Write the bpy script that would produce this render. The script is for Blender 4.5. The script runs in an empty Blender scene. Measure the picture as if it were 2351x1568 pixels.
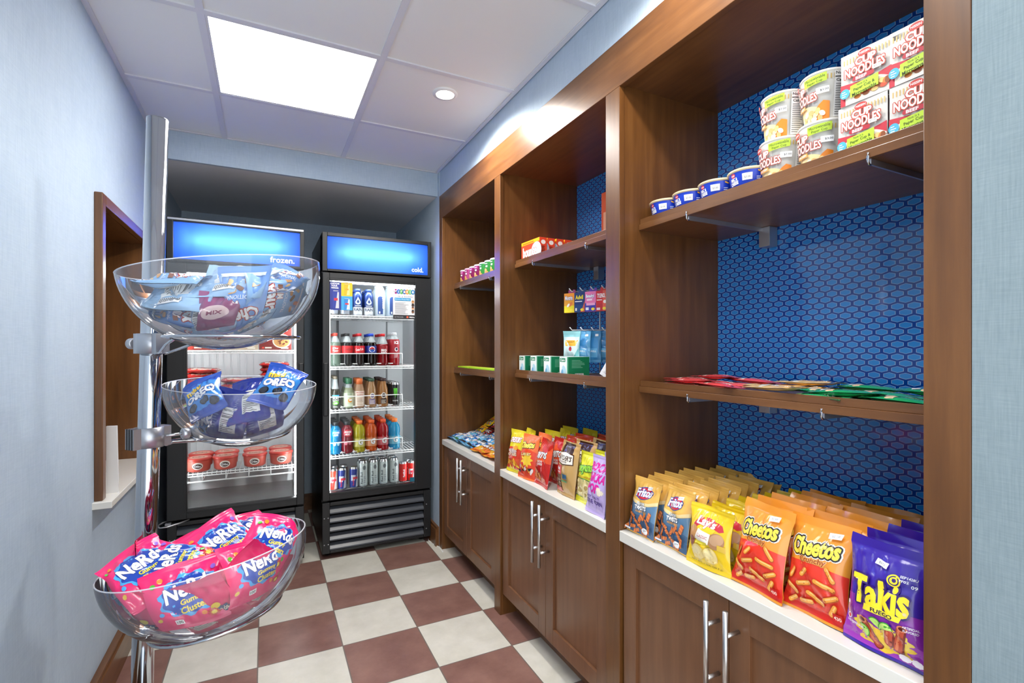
import bpy, bmesh, math, random, bisect
from mathutils import Vector, Matrix, Euler, noise
R = math.radians
PI = math.pi
SC = bpy.context.scene
COL = SC.collection
random.seed(7)

# ------------------------------------------------------------------ colour and materials
def lin(c):
    if isinstance(c, str):
        c = c.lstrip('#')
        c = [int(c[i:i + 2], 16) for i in (0, 2, 4)]
    out = []
    for x in c:
        x = x / 255.0
        out.append(x / 12.92 if x <= 0.04045 else ((x + 0.055) / 1.055) ** 2.4)
    return tuple(out) + (1.0,)

_mats = {}
def mat(name, c, rough=0.5, metal=0.0, spec=0.5, coat=0.0, emit=0.0):
    key = (name, str(c), rough, metal, spec, coat, emit)
    if key in _mats:
        return _mats[key]
    m = bpy.data.materials.new(name)
    m.use_nodes = True
    b = m.node_tree.nodes['Principled BSDF']
    b.inputs['Base Color'].default_value = lin(c)
    b.inputs['Roughness'].default_value = rough
    b.inputs['Metallic'].default_value = metal
    b.inputs['Specular IOR Level'].default_value = spec
    b.inputs['Coat Weight'].default_value = coat
    b.inputs['Coat Roughness'].default_value = 0.08
    if emit:
        b.inputs['Emission Color'].default_value = lin(c)
        b.inputs['Emission Strength'].default_value = emit
    _mats[key] = m
    return m

def foil(c):
    return mat('printed_film', c, 0.24, 0.0, 0.5, 0.5)
def ink(c):
    return mat('printed_card', c, 0.45)

class NT:
    """small helper for node materials"""
    def __init__(s, name):
        s.m = bpy.data.materials.new(name)
        s.m.use_nodes = True
        s.t = s.m.node_tree
        s.t.nodes.clear()
        s.out = s.t.nodes.new('ShaderNodeOutputMaterial')
    def n(s, kind, **kw):
        nd = s.t.nodes.new(kind)
        for k, v in kw.items():
            setattr(nd, k, v)
        return nd
    def l(s, a, b):
        s.t.links.new(a, b)
    def mth(s, op, a, b=None, clamp=False):
        nd = s.n('ShaderNodeMath', operation=op, use_clamp=clamp)
        for i, x in enumerate((a, b)):
            if x is None:
                continue
            if isinstance(x, (int, float)):
                nd.inputs[i].default_value = x
            else:
                s.l(x, nd.inputs[i])
        return nd.outputs[0]
    def mix(s, fac, a, b):
        nd = s.n('ShaderNodeMix', data_type='RGBA')
        for i, x in ((0, fac), (6, a), (7, b)):
            if isinstance(x, (int, float)):
                nd.inputs[i].default_value = x
            elif isinstance(x, tuple):
                nd.inputs[i].default_value = x
            else:
                s.l(x, nd.inputs[i])
        return nd.outputs[2]
    def coord(s, scale=(1, 1, 1), rot=(0, 0, 0), loc=(0, 0, 0), kind='Object'):
        c = s.n('ShaderNodeTexCoord')
        mp = s.n('ShaderNodeMapping')
        mp.inputs['Scale'].default_value = scale
        mp.inputs['Rotation'].default_value = rot
        mp.inputs['Location'].default_value = loc
        s.l(c.outputs[kind], mp.inputs['Vector'])
        return mp.outputs[0]
    def noise(s, vec, scale, detail=4, rough=0.55):
        nd = s.n('ShaderNodeTexNoise')
        nd.inputs['Scale'].default_value = scale
        nd.inputs['Detail'].default_value = detail
        nd.inputs['Roughness'].default_value = rough
        s.l(vec, nd.inputs['Vector'])
        return nd.outputs['Fac']
    def ramp(s, fac, stops):
        nd = s.n('ShaderNodeValToRGB')
        e = nd.color_ramp.elements
        while len(e) < len(stops):
            e.new(0.5)
        for el, (p, c) in zip(e, stops):
            el.position = p
            el.color = c
        s.l(fac, nd.inputs[0])
        return nd.outputs[0]
    def principled(s, color, rough=0.5, spec=0.5, bump=None, strength=0.2, dist=0.001, coat=0.0, metal=0.0):
        b = s.n('ShaderNodeBsdfPrincipled')
        if isinstance(color, tuple):
            b.inputs['Base Color'].default_value = color
        else:
            s.l(color, b.inputs['Base Color'])
        if isinstance(rough, (int, float)):
            b.inputs['Roughness'].default_value = rough
        else:
            s.l(rough, b.inputs['Roughness'])
        b.inputs['Specular IOR Level'].default_value = spec
        b.inputs['Coat Weight'].default_value = coat
        b.inputs['Metallic'].default_value = metal
        if bump is not None:
            bp = s.n('ShaderNodeBump')
            bp.inputs['Strength'].default_value = strength
            bp.inputs['Distance'].default_value = dist
            s.l(bump, bp.inputs['Height'])
            s.l(bp.outputs[0], b.inputs['Normal'])
        s.l(b.outputs[0], s.out.inputs[0])
        return b

def wood_mat(name, c0, c1, c2, axis='z', rough=0.31):
    t = NT(name)
    sc = {'z': (22, 22, 1.6), 'y': (22, 1.6, 22), 'x': (1.6, 22, 22)}[axis]
    v = t.coord(sc)
    n1 = t.noise(v, 1.6, 6, 0.6)
    v2 = t.coord((2.2, 2.2, 1.1))
    n2 = t.noise(v2, 1.5, 3, 0.5)
    f = t.mth('ADD', t.mth('MULTIPLY', n1, 0.55), t.mth('MULTIPLY', n2, 0.45))
    col = t.ramp(f, [(0.30, lin(c0)), (0.5, lin(c1)), (0.70, lin(c2))])
    t.principled(col, rough, 0.6, n1, 0.05, 0.002)
    return t.m

WOOD = wood_mat('stained_wood', (76, 45, 20), (102, 64, 30), (124, 82, 42))
WOOD_H = wood_mat('stained_wood_horizontal', (80, 48, 24), (108, 69, 36), (130, 88, 50), 'y')
WOOD_DOOR = wood_mat('stained_wood_door', (96, 62, 40), (112, 74, 48), (126, 86, 58))

def wallpaper(name, c0, c1):
    t = NT(name)
    a = t.noise(t.coord((60, 60, 3)), 6, 3, 0.6)
    b = t.noise(t.coord((5, 5, 90)), 5, 3, 0.6)
    c = t.noise(t.coord((1.3, 1.3, 1.3)), 2.0, 4, 0.6)
    f = t.mth('ADD', t.mth('ADD', t.mth('MULTIPLY', a, 0.38), t.mth('MULTIPLY', b, 0.27)), t.mth('MULTIPLY', c, 0.35))
    col = t.ramp(f, [(0.32, lin(c0)), (0.68, lin(c1))])
    t.principled(col, 0.75, 0.2, f, 0.15, 0.0006)
    return t.m
PAPER = wallpaper('blue_wallpaper', (164, 182, 200), (192, 207, 220))
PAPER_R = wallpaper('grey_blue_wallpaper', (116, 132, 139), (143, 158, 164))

def floor_mat():
    t = NT('checker_tile')
    T, FX, FY = 0.3243, -0.0284, 3.2254
    v = t.coord((1 / T, 1 / T, 1), (0, 0, 0), (-FX / T, -FY / T, 0.5))
    ck = t.n('ShaderNodeTexChecker')
    ck.inputs['Scale'].default_value = 1.0
    t.l(v, ck.inputs['Vector'])
    nz = t.noise(t.coord((1, 1, 1)), 7, 5, 0.65)
    dark = t.ramp(nz, [(0.3, lin((122, 86, 77))), (0.7, lin((152, 114, 102)))])
    lite = t.ramp(nz, [(0.3, lin((206, 202, 188))), (0.7, lin((226, 222, 210)))])
    col = t.mix(ck.outputs['Fac'], lite, dark)
    sep = t.n('ShaderNodeSeparateXYZ')
    t.l(v, sep.inputs[0])
    def edge(o):
        fr = t.mth('FRACT', o)
        d = t.mth('ABSOLUTE', t.mth('SUBTRACT', fr, 0.5))
        return t.mth('GREATER_THAN', d, 0.4925)
    g = t.mth('MAXIMUM', edge(sep.outputs[0]), edge(sep.outputs[1]))
    col = t.mix(g, col, lin((118, 108, 100)))
    t.principled(col, 0.33, 0.4, t.mth('MULTIPLY', g, -1.0), 0.3, 0.001)
    return t.m

def hex_mat():
    t = NT('hexagon_panel')
    a, b = 0.0367, 0.0161
    c = t.n('ShaderNodeTexCoord')
    s = t.n('ShaderNodeSeparateXYZ')
    t.l(c.outputs['Object'], s.inputs[0])
    X = t.mth('DIVIDE', t.mth('ADD', s.outputs[1], 10 * a - 0.0037), a)
    Y = t.mth('DIVIDE', t.mth('ADD', s.outputs[2], 40 * b + 0.0020), b / 0.8660254)
    def cell(ox, oy):
        x = t.mth('SUBTRACT', t.mth('FRACT', t.mth('ADD', X, ox)), 0.5)
        y = t.mth('MULTIPLY', t.mth('SUBTRACT', t.mth('FRACT', t.mth('DIVIDE', t.mth('ADD', Y, oy), 1.7320508)), 0.5), 1.7320508)
        ax, ay = t.mth('ABSOLUTE', x), t.mth('ABSOLUTE', y)
        return t.mth('MAXIMUM', ax, t.mth('ADD', t.mth('MULTIPLY', ax, 0.5), t.mth('MULTIPLY', ay, 0.8660254)))
    d = t.mth('MINIMUM', cell(0, 0), cell(0.5, 0.8660254))
    fill = t.mth('LESS_THAN', d, 0.355)
    ring = t.mth('MULTIPLY', t.mth('LESS_THAN', d, 0.383), t.mth('GREATER_THAN', d, 0.355))
    col = t.mix(fill, lin((0, 62, 152)), lin((42, 138, 220)))
    col = t.mix(ring, col, lin((176, 212, 238)))
    t.principled(col, 0.07, 0.55)
    return t.m

def clear_mat(name, tint=(0.97, 0.98, 1.0), rough=0.01, ior=1.48, extra=0.0, haze=0.0):
    """thin clear sheet: light passes straight through, reflection by angle"""
    t = NT(name)
    tr = t.n('ShaderNodeBsdfTransparent')
    tr.inputs[0].default_value = tint + (1,)
    gl = t.n('ShaderNodeBsdfGlossy')
    gl.inputs['Roughness'].default_value = rough
    fr = t.n('ShaderNodeFresnel')
    fr.inputs['IOR'].default_value = ior
    mx = t.n('ShaderNodeMixShader')
    t.l(t.mth('ADD', fr.outputs[0], extra, True), mx.inputs[0])
    t.l(tr.outputs[0], mx.inputs[1])
    t.l(gl.outputs[0], mx.inputs[2])
    if haze:
        df = t.n('ShaderNodeBsdfDiffuse')
        df.inputs[0].default_value = (.9, .92, .98, 1)
        m2 = t.n('ShaderNodeMixShader')
        m2.inputs[0].default_value = haze
        t.l(mx.outputs[0], m2.inputs[1])
        t.l(df.outputs[0], m2.inputs[2])
        mx = m2
    t.l(mx.outputs[0], t.out.inputs[0])
    return t.m

def hazy_mat(name, c, clear=0.5):
    """pale plastic that lets part of the light straight through"""
    t = NT(name)
    tr = t.n('ShaderNodeBsdfTransparent')
    tr.inputs[0].default_value = lin(c)
    p = t.n('ShaderNodeBsdfPrincipled')
    p.inputs['Base Color'].default_value = lin(c)
    p.inputs['Roughness'].default_value = 0.12
    mx = t.n('ShaderNodeMixShader')
    mx.inputs[0].default_value = 1 - clear
    t.l(tr.outputs[0], mx.inputs[1])
    t.l(p.outputs[0], mx.inputs[2])
    t.l(mx.outputs[0], t.out.inputs[0])
    return t.m

_liq = {}
def liquid(c):
    """coloured drink in a clear bottle: half of the light comes through from behind"""
    k = str(c)
    if k in _liq:
        return _liq[k]
    t = NT('drink')
    tl = t.n('ShaderNodeBsdfTranslucent')
    tl.inputs[0].default_value = lin(c)
    p = t.n('ShaderNodeBsdfPrincipled')
    p.inputs['Base Color'].default_value = lin(c)
    p.inputs['Roughness'].default_value = 0.08
    p.inputs['Specular IOR Level'].default_value = 0.6
    mx = t.n('ShaderNodeMixShader')
    mx.inputs[0].default_value = 0.5
    p.inputs['Coat Weight'].default_value = .6
    p.inputs['Coat Roughness'].default_value = .03
    t.l(tl.outputs[0], mx.inputs[1])
    t.l(p.outputs[0], mx.inputs[2])
    t.l(mx.outputs[0], t.out.inputs[0])
    _liq[k] = t.m
    return t.m

def translucent(name, c, t_col):
    t = NT(name)
    tl = t.n('ShaderNodeBsdfTranslucent')
    tl.inputs[0].default_value = lin(t_col)
    p = t.n('ShaderNodeBsdfPrincipled')
    p.inputs['Base Color'].default_value = lin(c)
    p.inputs['Roughness'].default_value = 0.25
    mx = t.n('ShaderNodeMixShader')
    mx.inputs[0].default_value = 0.3
    t.l(tl.outputs[0], mx.inputs[1])
    t.l(p.outputs[0], mx.inputs[2])
    t.l(mx.outputs[0], t.out.inputs[0])
    return t.m

def lamp_mat(name, c, strength):
    t = NT(name)
    e = t.n('ShaderNodeEmission')
    e.inputs[0].default_value = lin(c)
    e.inputs[1].default_value = strength
    t.l(e.outputs[0], t.out.inputs[0])
    return t.m

CHROME = mat('chrome', (196, 200, 206), 0.06, 1.0)
STEEL = mat('brushed_steel', (205, 205, 205), 0.28, 1.0)
ALU = mat('satin_aluminium', (188, 190, 196), 0.35, 0.85)
BLACK = mat('black_enamel', (10, 11, 13), 0.35, 0, 0.5)
BLACKP = mat('black_plastic', (15, 16, 19), 0.42, 0, 0.5)
VOIDM = mat('dark_void', (8, 8, 9), 0.8, 0, 0.1)
WHITE = mat('white_plastic', (232, 232, 232), 0.4)
WIRE = mat('white_coated_wire', (240, 240, 240), 0.35)
COUNTER = mat('white_quartz', (226, 224, 216), 0.25)
CEIL = mat('ceiling_tile', (230, 231, 231), 0.85, 0, 0.1)
TBAR = mat('ceiling_grid', (214, 214, 220), 0.5, 0, 0.3)
LINER = mat('white_liner', (226, 228, 230), 0.4)
CLEAR = clear_mat('acrylic_clear', (0.975, 0.98, 0.99), 0.015, 1.36, 0.0, 0.045)
GLASS = clear_mat('door_glass', (0.97, 0.98, 0.975), 0.0, 1.18, 0.0)
RIM = hazy_mat('acrylic_edge', (236, 238, 246), 0.35)

# ------------------------------------------------------------------ mesh builder
class MB:
    def __init__(s):
        s.v, s.f, s.mi, s.sm, s.mats = [], [], [], [], []
    def slot(s, m):
        if m not in s.mats:
            s.mats.append(m)
        return s.mats.index(m)
    def add(s, vs, fs, m, smooth=False):
        o = len(s.v)
        s.v += [tuple(p) for p in vs]
        i = s.slot(m)
        for f in fs:
            s.f.append([o + k for k in f])
            s.mi.append(i)
            s.sm.append(smooth)
        return s
    def box(s, x0, x1, y0, y1, z0, z1, m, bev=0.0):
        if bev <= 0:
            vs = [(x, y, z) for z in (z0, z1) for y in (y0, y1) for x in (x0, x1)]
            return s.add(vs, [(0, 2, 3, 1), (4, 5, 7, 6), (0, 1, 5, 4), (2, 6, 7, 3), (0, 4, 6, 2), (1, 3, 7, 5)], m)
        bm = bmesh.new()
        bmesh.ops.create_cube(bm, size=1)
        for v in bm.verts:
            v.co = Vector(((x0 + x1) / 2 + v.co.x * (x1 - x0), (y0 + y1) / 2 + v.co.y * (y1 - y0), (z0 + z1) / 2 + v.co.z * (z1 - z0)))
        bmesh.ops.bevel(bm, geom=bm.edges[:], offset=bev, segments=2, profile=0.5, affect='EDGES')
        return s.bm(bm, m)
    def bm(s, bm, m, smooth=False, M=None):
        bm.verts.index_update()
        vs = [(M @ v.co) if M else v.co.copy() for v in bm.verts]
        fs = [[v.index for v in f.verts] for f in bm.faces]
        bm.free()
        return s.add(vs, fs, m, smooth)
    def lathe(s, prof, m, n=24, c=(0, 0, 0), cap0=True, cap1=True, smooth=True, M=None):
        vs, fs = [], []
        for r, z in prof:
            for k in range(n):
                a = 2 * PI * k / n
                p = Vector((r * math.cos(a), r * math.sin(a), z))
                if M:
                    p = M @ p
                vs.append((p.x + c[0], p.y + c[1], p.z + c[2]))
        for j in range(len(prof) - 1):
            for k in range(n):
                k2 = (k + 1) % n
                fs.append((j * n + k, j * n + k2, (j + 1) * n + k2, (j + 1) * n + k))
        if cap0 and prof[0][0] > 1e-6:
            fs.append(tuple(range(n - 1, -1, -1)))
        if cap1 and prof[-1][0] > 1e-6:
            fs.append(tuple((len(prof) - 1) * n + k for k in range(n)))
        return s.add(vs, fs, m, smooth)
    def rod(s, p0, p1, r, m, n=12, r1=None):
        p0, p1 = Vector(p0), Vector(p1)
        d = p1 - p0
        M = Matrix.Translation(p0) @ d.to_track_quat('Z', 'Y').to_matrix().to_4x4()
        return s.lathe([(r, 0), (r if r1 is None else r1, d.length)], m, n, M=M)
    def tube(s, pts, r, m, n=8, closed=False):
        pts = [Vector(p) for p in pts]
        N = len(pts)
        vs, fs = [], []
        up = Vector((0, 0, 1))
        for i, p in enumerate(pts):
            a = pts[(i - 1) % N] if (closed or i > 0) else p
            b = pts[(i + 1) % N] if (closed or i < N - 1) else p
            d = (b - a).normalized()
            x = d.cross(up)
            if x.length < 1e-4:
                x = d.cross(Vector((1, 0, 0)))
            x.normalize()
            y = d.cross(x)
            for k in range(n):
                t = 2 * PI * k / n
                vs.append(p + x * (r * math.cos(t)) + y * (r * math.sin(t)))
        for i in range(N if closed else N - 1):
            j = (i + 1) % N
            for k in range(n):
                k2 = (k + 1) % n
                fs.append((i * n + k, i * n + k2, j * n + k2, j * n + k))
        if not closed:
            fs.append(tuple(range(n - 1, -1, -1)))
            fs.append(tuple((N - 1) * n + k for k in range(n)))
        return s.add(vs, fs, m, True)
    def prism(s, poly, z0, z1, m, M=None):
        """poly in xy extruded along z, then moved by M"""
        n = len(poly)
        vs = [Vector((x, y, z)) for z in (z0, z1) for x, y in poly]
        if M:
            vs = [M @ v for v in vs]
        fs = [tuple(range(n - 1, -1, -1)), tuple(range(n, 2 * n))]
        fs += [(k, (k + 1) % n, n + (k + 1) % n, n + k) for k in range(n)]
        return s.add(vs, fs, m)
    def art(s, art, fn, step=None, finish=ink):
        """put the flat printed shapes of `art` onto a surface: fn(x, y, lift) -> xyz"""
        lift = 0.0002
        for vs, fs, c, up in art.items:
            if step:
                vs, fs = conform(vs, fs, step)
            lift += up
            s.add([fn(x, y, lift) for x, y in vs], fs, finish(c), bool(step))
        return s
    def mesh(s, name):
        me = bpy.data.meshes.new(name)
        me.from_pydata(s.v, [], s.f)
        for m in s.mats:
            me.materials.append(m)
        me.polygons.foreach_set('material_index', s.mi)
        me.polygons.foreach_set('use_smooth', s.sm)
        me.update()
        return me
    def obj(s, name, parent=None, **kw):
        return ob(name, s.mesh(name), parent, **kw)

def ob(name, data, parent=None, loc=(0, 0, 0), rot=(0, 0, 0), label=None, cat=None, group=None, kind=None, M=None):
    o = bpy.data.objects.new(name, data)
    COL.objects.link(o)
    if parent:
        o.parent = parent
    if M is not None:
        o.matrix_world = M
    else:
        o.location = loc
        o.rotation_euler = rot
    if label:
        o['label'] = label
    if cat:
        o['category'] = cat
    if group:
        o['group'] = group
    if kind:
        o['kind'] = kind
    return o

def thing(name, parts, **kw):
    """an Empty that parents its parts; parts = [(name, mesh, label or None), ...]"""
    r = ob(name, None, **kw)
    r.empty_display_size = 0.05
    for p in parts:
        c = ob(p[0], p[1], r)
        if len(p) > 2 and p[2]:
            c['label'] = p[2]
    return r

ORD = ['first', 'second', 'third', 'fourth', 'fifth', 'sixth', 'seventh', 'eighth', 'ninth', 'tenth', 'eleventh', 'twelfth', 'thirteenth']

# ------------------------------------------------------------------ flat printed artwork
_txt = {}
def textmesh(s, bold):
    k = (s, bold)
    if k not in _txt:
        cu = bpy.data.curves.new('lettering', 'FONT')
        cu.body = s
        cu.offset = bold
        cu.resolution_u = 2
        o = bpy.data.objects.new('lettering', cu)
        me = o.to_mesh()
        vs = [(v.co.x, v.co.y) for v in me.vertices]
        fs = [tuple(p.vertices) for p in me.polygons]
        o.to_mesh_clear()
        bpy.data.objects.remove(o)
        bpy.data.curves.remove(cu)
        _txt[k] = (vs, fs)
    return _txt[k]

def conform(vs, fs, step):
    bm = bmesh.new()
    bv = [bm.verts.new((x, y, 0)) for x, y in vs]
    for f in fs:
        try:
            bm.faces.new([bv[i] for i in f])
        except ValueError:
            pass
    xs = [v[0] for v in vs]
    ys = [v[1] for v in vs]
    for ax, lo, hi in ((0, min(xs), max(xs)), (1, min(ys), max(ys))):
        if isinstance(step, tuple):
            cuts = [t for t in step[ax] if lo < t < hi]
        else:
            cuts = [k * step for k in range(math.floor(lo / step) + 1, math.ceil(hi / step))]
        for t in cuts:
            co = [0, 0, 0]
            no = [0, 0, 0]
            co[ax] = t
            no[ax] = 1
            bmesh.ops.bisect_plane(bm, geom=bm.verts[:] + bm.edges[:] + bm.faces[:], dist=1e-7, plane_co=co, plane_no=no)
    bm.verts.index_update()
    out = [(v.co.x, v.co.y) for v in bm.verts], [[v.index for v in f.verts] for f in bm.faces]
    bm.free()
    return out

LAY_ = .00014
class Art:
    def __init__(s):
        s.items = []
    def poly(s, pts, c):
        bm = bmesh.new()
        vs = [bm.verts.new((x, y, 0)) for x, y in pts]
        f = bm.faces.new(vs)
        f.normal_update()
        if f.normal.z < 0:
            f.normal_flip()
        bmesh.ops.triangulate(bm, faces=[f])
        bm.verts.index_update()
        s.items.append(([(v.co.x, v.co.y) for v in bm.verts], [[v.index for v in f.verts] for f in bm.faces], c, LAY_))
        bm.free()
        return s
    def rect(s, x0, y0, x1, y1, c):
        s.items.append(([(x0, y0), (x1, y0), (x1, y1), (x0, y1)], [(0, 1, 2, 3)], c, LAY_))
        return s
    def ell(s, cx, cy, rx, ry, c, rot=0, n=28):
        ca, sa = math.cos(R(rot)), math.sin(R(rot))
        pts = []
        for k in range(n):
            a = 2 * PI * k / n
            x, y = rx * math.cos(a), ry * math.sin(a)
            pts.append((cx + x * ca - y * sa, cy + x * sa + y * ca))
        s.items.append((pts, [tuple(range(n))], c, LAY_))
        return s
    def bar(s, cx, cy, L, w, c, rot=0):
        """capsule"""
        ca, sa = math.cos(R(rot)), math.sin(R(rot))
        pts = []
        for sd in (1, -1):
            for k in range(7):
                a = -PI / 2 + PI * k / 6
                x, y = sd * (L / 2 - w / 2 + w / 2 * math.cos(a)), sd * (w / 2 * math.sin(a))
                pts.append((cx + x * ca - y * sa, cy + x * sa + y * ca))
        s.items.append((pts, [tuple(range(14))], c, LAY_))
        return s
    def blob(s, cx, cy, rx, ry, c, seed=0, amp=0.12, n=40, lobes=9):
        pts = []
        for k in range(n):
            a = 2 * PI * k / n
            r = 1 + amp * math.sin(lobes * a + seed)
            pts.append((cx + rx * r * math.cos(a), cy + ry * r * math.sin(a)))
        return s.poly(pts, c)
    def text(s, t, cx, cy, h, c, w=None, bold=0.02, rot=0, shear=0.0, outline=None, ow=0.05, arc=0.0):
        """h: height of the lettering; outline = colour under it"""
        b0 = min(bold, .02)
        ex = max(0.0, bold - .02)
        vs, fs = textmesh(t, b0)
        xs = [v[0] for v in vs]
        ys = [v[1] for v in vs]
        bx, by = (min(xs) + max(xs)) / 2, (min(ys) + max(ys)) / 2
        bw, bh = max(xs) - min(xs), max(ys) - min(ys)
        sy = h / bh
        sx = sy if w is None else w / bw
        sm = min(sx, sy)
        ca, sa = math.cos(R(rot)), math.sin(R(rot))
        def layer(rad, n, col):
            for q in range(n):
                out = []
                dx, dy = (0, 0) if n == 1 else (rad * math.cos(2 * PI * q / n), rad * math.sin(2 * PI * q / n))
                for x, y in vs:
                    x, y = (x - bx) * sx, (y - by) * sy
                    x += y * shear
                    y += arc * (1 - (2 * x / (bw * sx)) ** 2)
                    x, y = x + dx, y + dy
                    out.append((cx + x * ca - y * sa, cy + x * sa + y * ca))
                s.items.append((out, fs, col, LAY_ if q == 0 else .000012))
        if outline is not None:
            layer((ex + ow) * sm, 10, outline)
        layer(ex * sm, 6 if ex > 0 else 1, c)
        return s
    def lines(s, x0, x1, y0, y1, n, c, fill=0.35):
        """rows of tiny print"""
        p = (y1 - y0) / n
        rr = random.Random(int(x0 * 1e5) + n)
        for k in range(n):
            s.rect(x0, y0 + k * p, x0 + (x1 - x0) * rr.uniform(0.6, 1.0), y0 + k * p + p * fill, c)
        return s
    def facts(s, x, y, w, h):
        """nutrition panel"""
        s.rect(x, y, x + w, y + h, '#eeeeea')
        s.text('Nutrition Facts', x + w / 2, y + h * 0.9, h * 0.11, '#222222', w * 0.9)
        s.rect(x + w * .05, y + h * .60, x + w * .95, y + h * .63, '#222222')
        s.lines(x + w * .06, x + w * .94, y + h * .05, y + h * .56, 7, '#666666', 0.3)
        s.lines(x + w * .06, x + w * .94, y + h * .65, y + h * .8, 2, '#555555', 0.35)
        return s

# ------------------------------------------------------------------ bags
def bag_surface(W, H, T, seed, seal=0.012, wrinkle=1.0, pinch=0.12, full=2.4):
    def body(y):
        t = (y - seal) / (H - 2 * seal)
        if t <= 0 or t >= 1:
            return 0.0
        return math.sin(PI * t) ** (0.6 if full < 4 else 0.22)
    def fn(x, y, lift, side):
        b = body(y)
        xn = min(1.0, abs(x) / (W / 2))
        k = (1 - xn ** full)
        d = 0.0008 + T / 2 * b * max(0.0, k) ** (0.7 if full < 4 else 0.5)
        t = y / H
        endm = math.exp(-((t - 0.12) / 0.13) ** 2) + math.exp(-((t - 0.88) / 0.13) ** 2)
        m = min(1.0, b * 1.5) * max(0.0, k) ** 0.5
        fold = abs(math.sin(x * 2 * PI / (W * 0.31) + seed * 1.7 + 1.5 * math.sin(y * 40 + seed)))
        d -= wrinkle * endm * m * fold * 0.0060
        q = Vector((x * 16, y * 9, seed * 3.1 + side * 7))
        d += wrinkle * m * 0.0062 * noise.noise(q) + wrinkle * m * 0.003 * noise.noise(q * 2.7)
        c = noise.noise(Vector((x * 11 + y * 9, (y - x) * 6, seed * 5.3 + side)))
        d -= wrinkle * m * 0.0042 * max(0.0, 1 - abs(c) * 8)
        if b == 0.0:
            d += 0.0004 * math.sin(y * 2 * PI / 0.0032)
        px = x * (1 - pinch * b * (0.6 + 0.4 * xn))
        wav = 0.007 * math.sin(x * 34 + seed * 2) * (t ** 5) + 0.003 * math.sin(x * 45 + seed) * ((1 - t) ** 6)
        return (px, wav * wrinkle + side * (d + lift), y)
    return fn

def bag_mesh(name, W, H, T, front, back, art, seed=0, seal=0.012, wrinkle=1.0, backart=None, pinch=0.12, nx=24, finish=foil):
    fn = bag_surface(W, H, T, seed, seal, wrinkle, pinch)
    m = MB()
    xs = [-W / 2 + W * i / nx for i in range(nx + 1)]
    ns = 6 if wrinkle else 2
    ys = [seal * k / ns for k in range(ns + 1)]
    nb = max(8, int(H / 0.006))
    ys += [seal + (H - 2 * seal) * k / nb for k in range(1, nb)]
    ys += [H - seal + seal * k / ns for k in range(ns + 1)]
    for side, c, ar in ((-1, front, art), (1, back, backart)):
        vs = [fn(x, y, 0, side) for y in ys for x in xs]
        fs = []
        for j in range(len(ys) - 1):
            for i in range(nx):
                a = j * (nx + 1) + i
                fs.append((a, a + 1, a + nx + 2, a + nx + 1) if side < 0 else (a, a + nx + 1, a + nx + 2, a + 1))
        m.add(vs, fs, finish(c), True)
        if ar:
            def on(x, y, l, vs=vs, side=side):
                """point of the printed shape on the film's own facets"""
                x = x if side < 0 else -x
                i = min(nx - 1, max(0, int((x + W / 2) / W * nx)))
                j = min(len(ys) - 2, max(0, bisect.bisect_right(ys, y) - 1))
                u = min(1, max(0, (x - xs[i]) / (xs[i + 1] - xs[i])))
                v = min(1, max(0, (y - ys[j]) / (ys[j + 1] - ys[j])))
                a = j * (nx + 1) + i
                A, B, C, D = vs[a], vs[a + 1], vs[a + nx + 2], vs[a + nx + 1]
                if u >= v:
                    p = [A[k] + u * (B[k] - A[k]) + v * (C[k] - B[k]) for k in range(3)]
                else:
                    p = [A[k] + v * (D[k] - A[k]) + u * (C[k] - D[k]) for k in range(3)]
                return (p[0], p[1] + side * (l + .0002), p[2])
            m.art(ar, on, (xs, ys), finish)
    return m.mesh(name)

def wavy(x0, x1, y0, y1, top, arc, n=14):
    """region from y0 up to a curved upper edge"""
    pts = [(x0, y0), (x1, y0)]
    for k in range(n + 1):
        t = 1 - k / n
        pts.append((x0 + (x1 - x0) * t, top + arc * (1 - (2 * t - 1) ** 2)))
    return pts
# ------------------------------------------------------------------ the room
ZC = 2.4155                       # ceiling height
XL, XR = -0.54, 1.0               # left wall, cabinet front / right wall
YB, YS, YN = 4.3, 3.145, -.45     # back wall, bulkhead front, end behind the camera, left open for world fill light
S = dict(kind='structure')

m = MB(); m.box(XL - .15, 1.62, YN - .1, YB + .1, -.06, 0, floor_mat())
m.obj('floor', **S)

# ceiling: tiles above a T-bar grid, open where the troffers and downlights sit
GX, GY, GP = -0.1981, 1.9924, 0.61
PANELS = [(GX, GY), (GX, GY - 3 * GP)]
m = MB()
xs = [XL] + [GX + k * GP for k in range(0, 2)] + [XR]
ys = sorted([YN] + [GY + k * GP for k in range(-3, 2)] + [YS])
DOWN = [(0.7194, 2.1506), (0.7194, 0.93)]
for i in range(len(xs) - 1):
    for j in range(len(ys) - 1):
        x0, x1, y0, y1 = xs[i], xs[i + 1], ys[j], ys[j + 1]
        if any(abs(x0 - p) < .01 and abs(y0 - q) < .01 for p, q in PANELS):
            continue
        m.box(x0, x1, y0, y1, ZC + .005, ZC + .025, CEIL)
for x in xs[1:-1]:
    m.box(x - .012, x + .012, YN, YS, ZC - .001, ZC + .006, TBAR)
for y in ys[1:-1]:
    m.box(XL, XR, y - .0119, y + .0119, ZC - .0008, ZC + .006, TBAR)
m.box(XL, XL + .018, YN, YS, ZC - .0012, ZC + .004, TBAR)
m.box(XR - .018, XR, YN, YS, ZC - .0012, ZC + .004, TBAR)
m.box(XL, XR, YS - .014, YS, ZC - .0011, ZC + .004, TBAR)
m.box(XL - .1, 1.6, YN - .1, YS + .1, ZC + .2, ZC + .24, CEIL)
m.obj('ceiling', **S)

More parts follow.
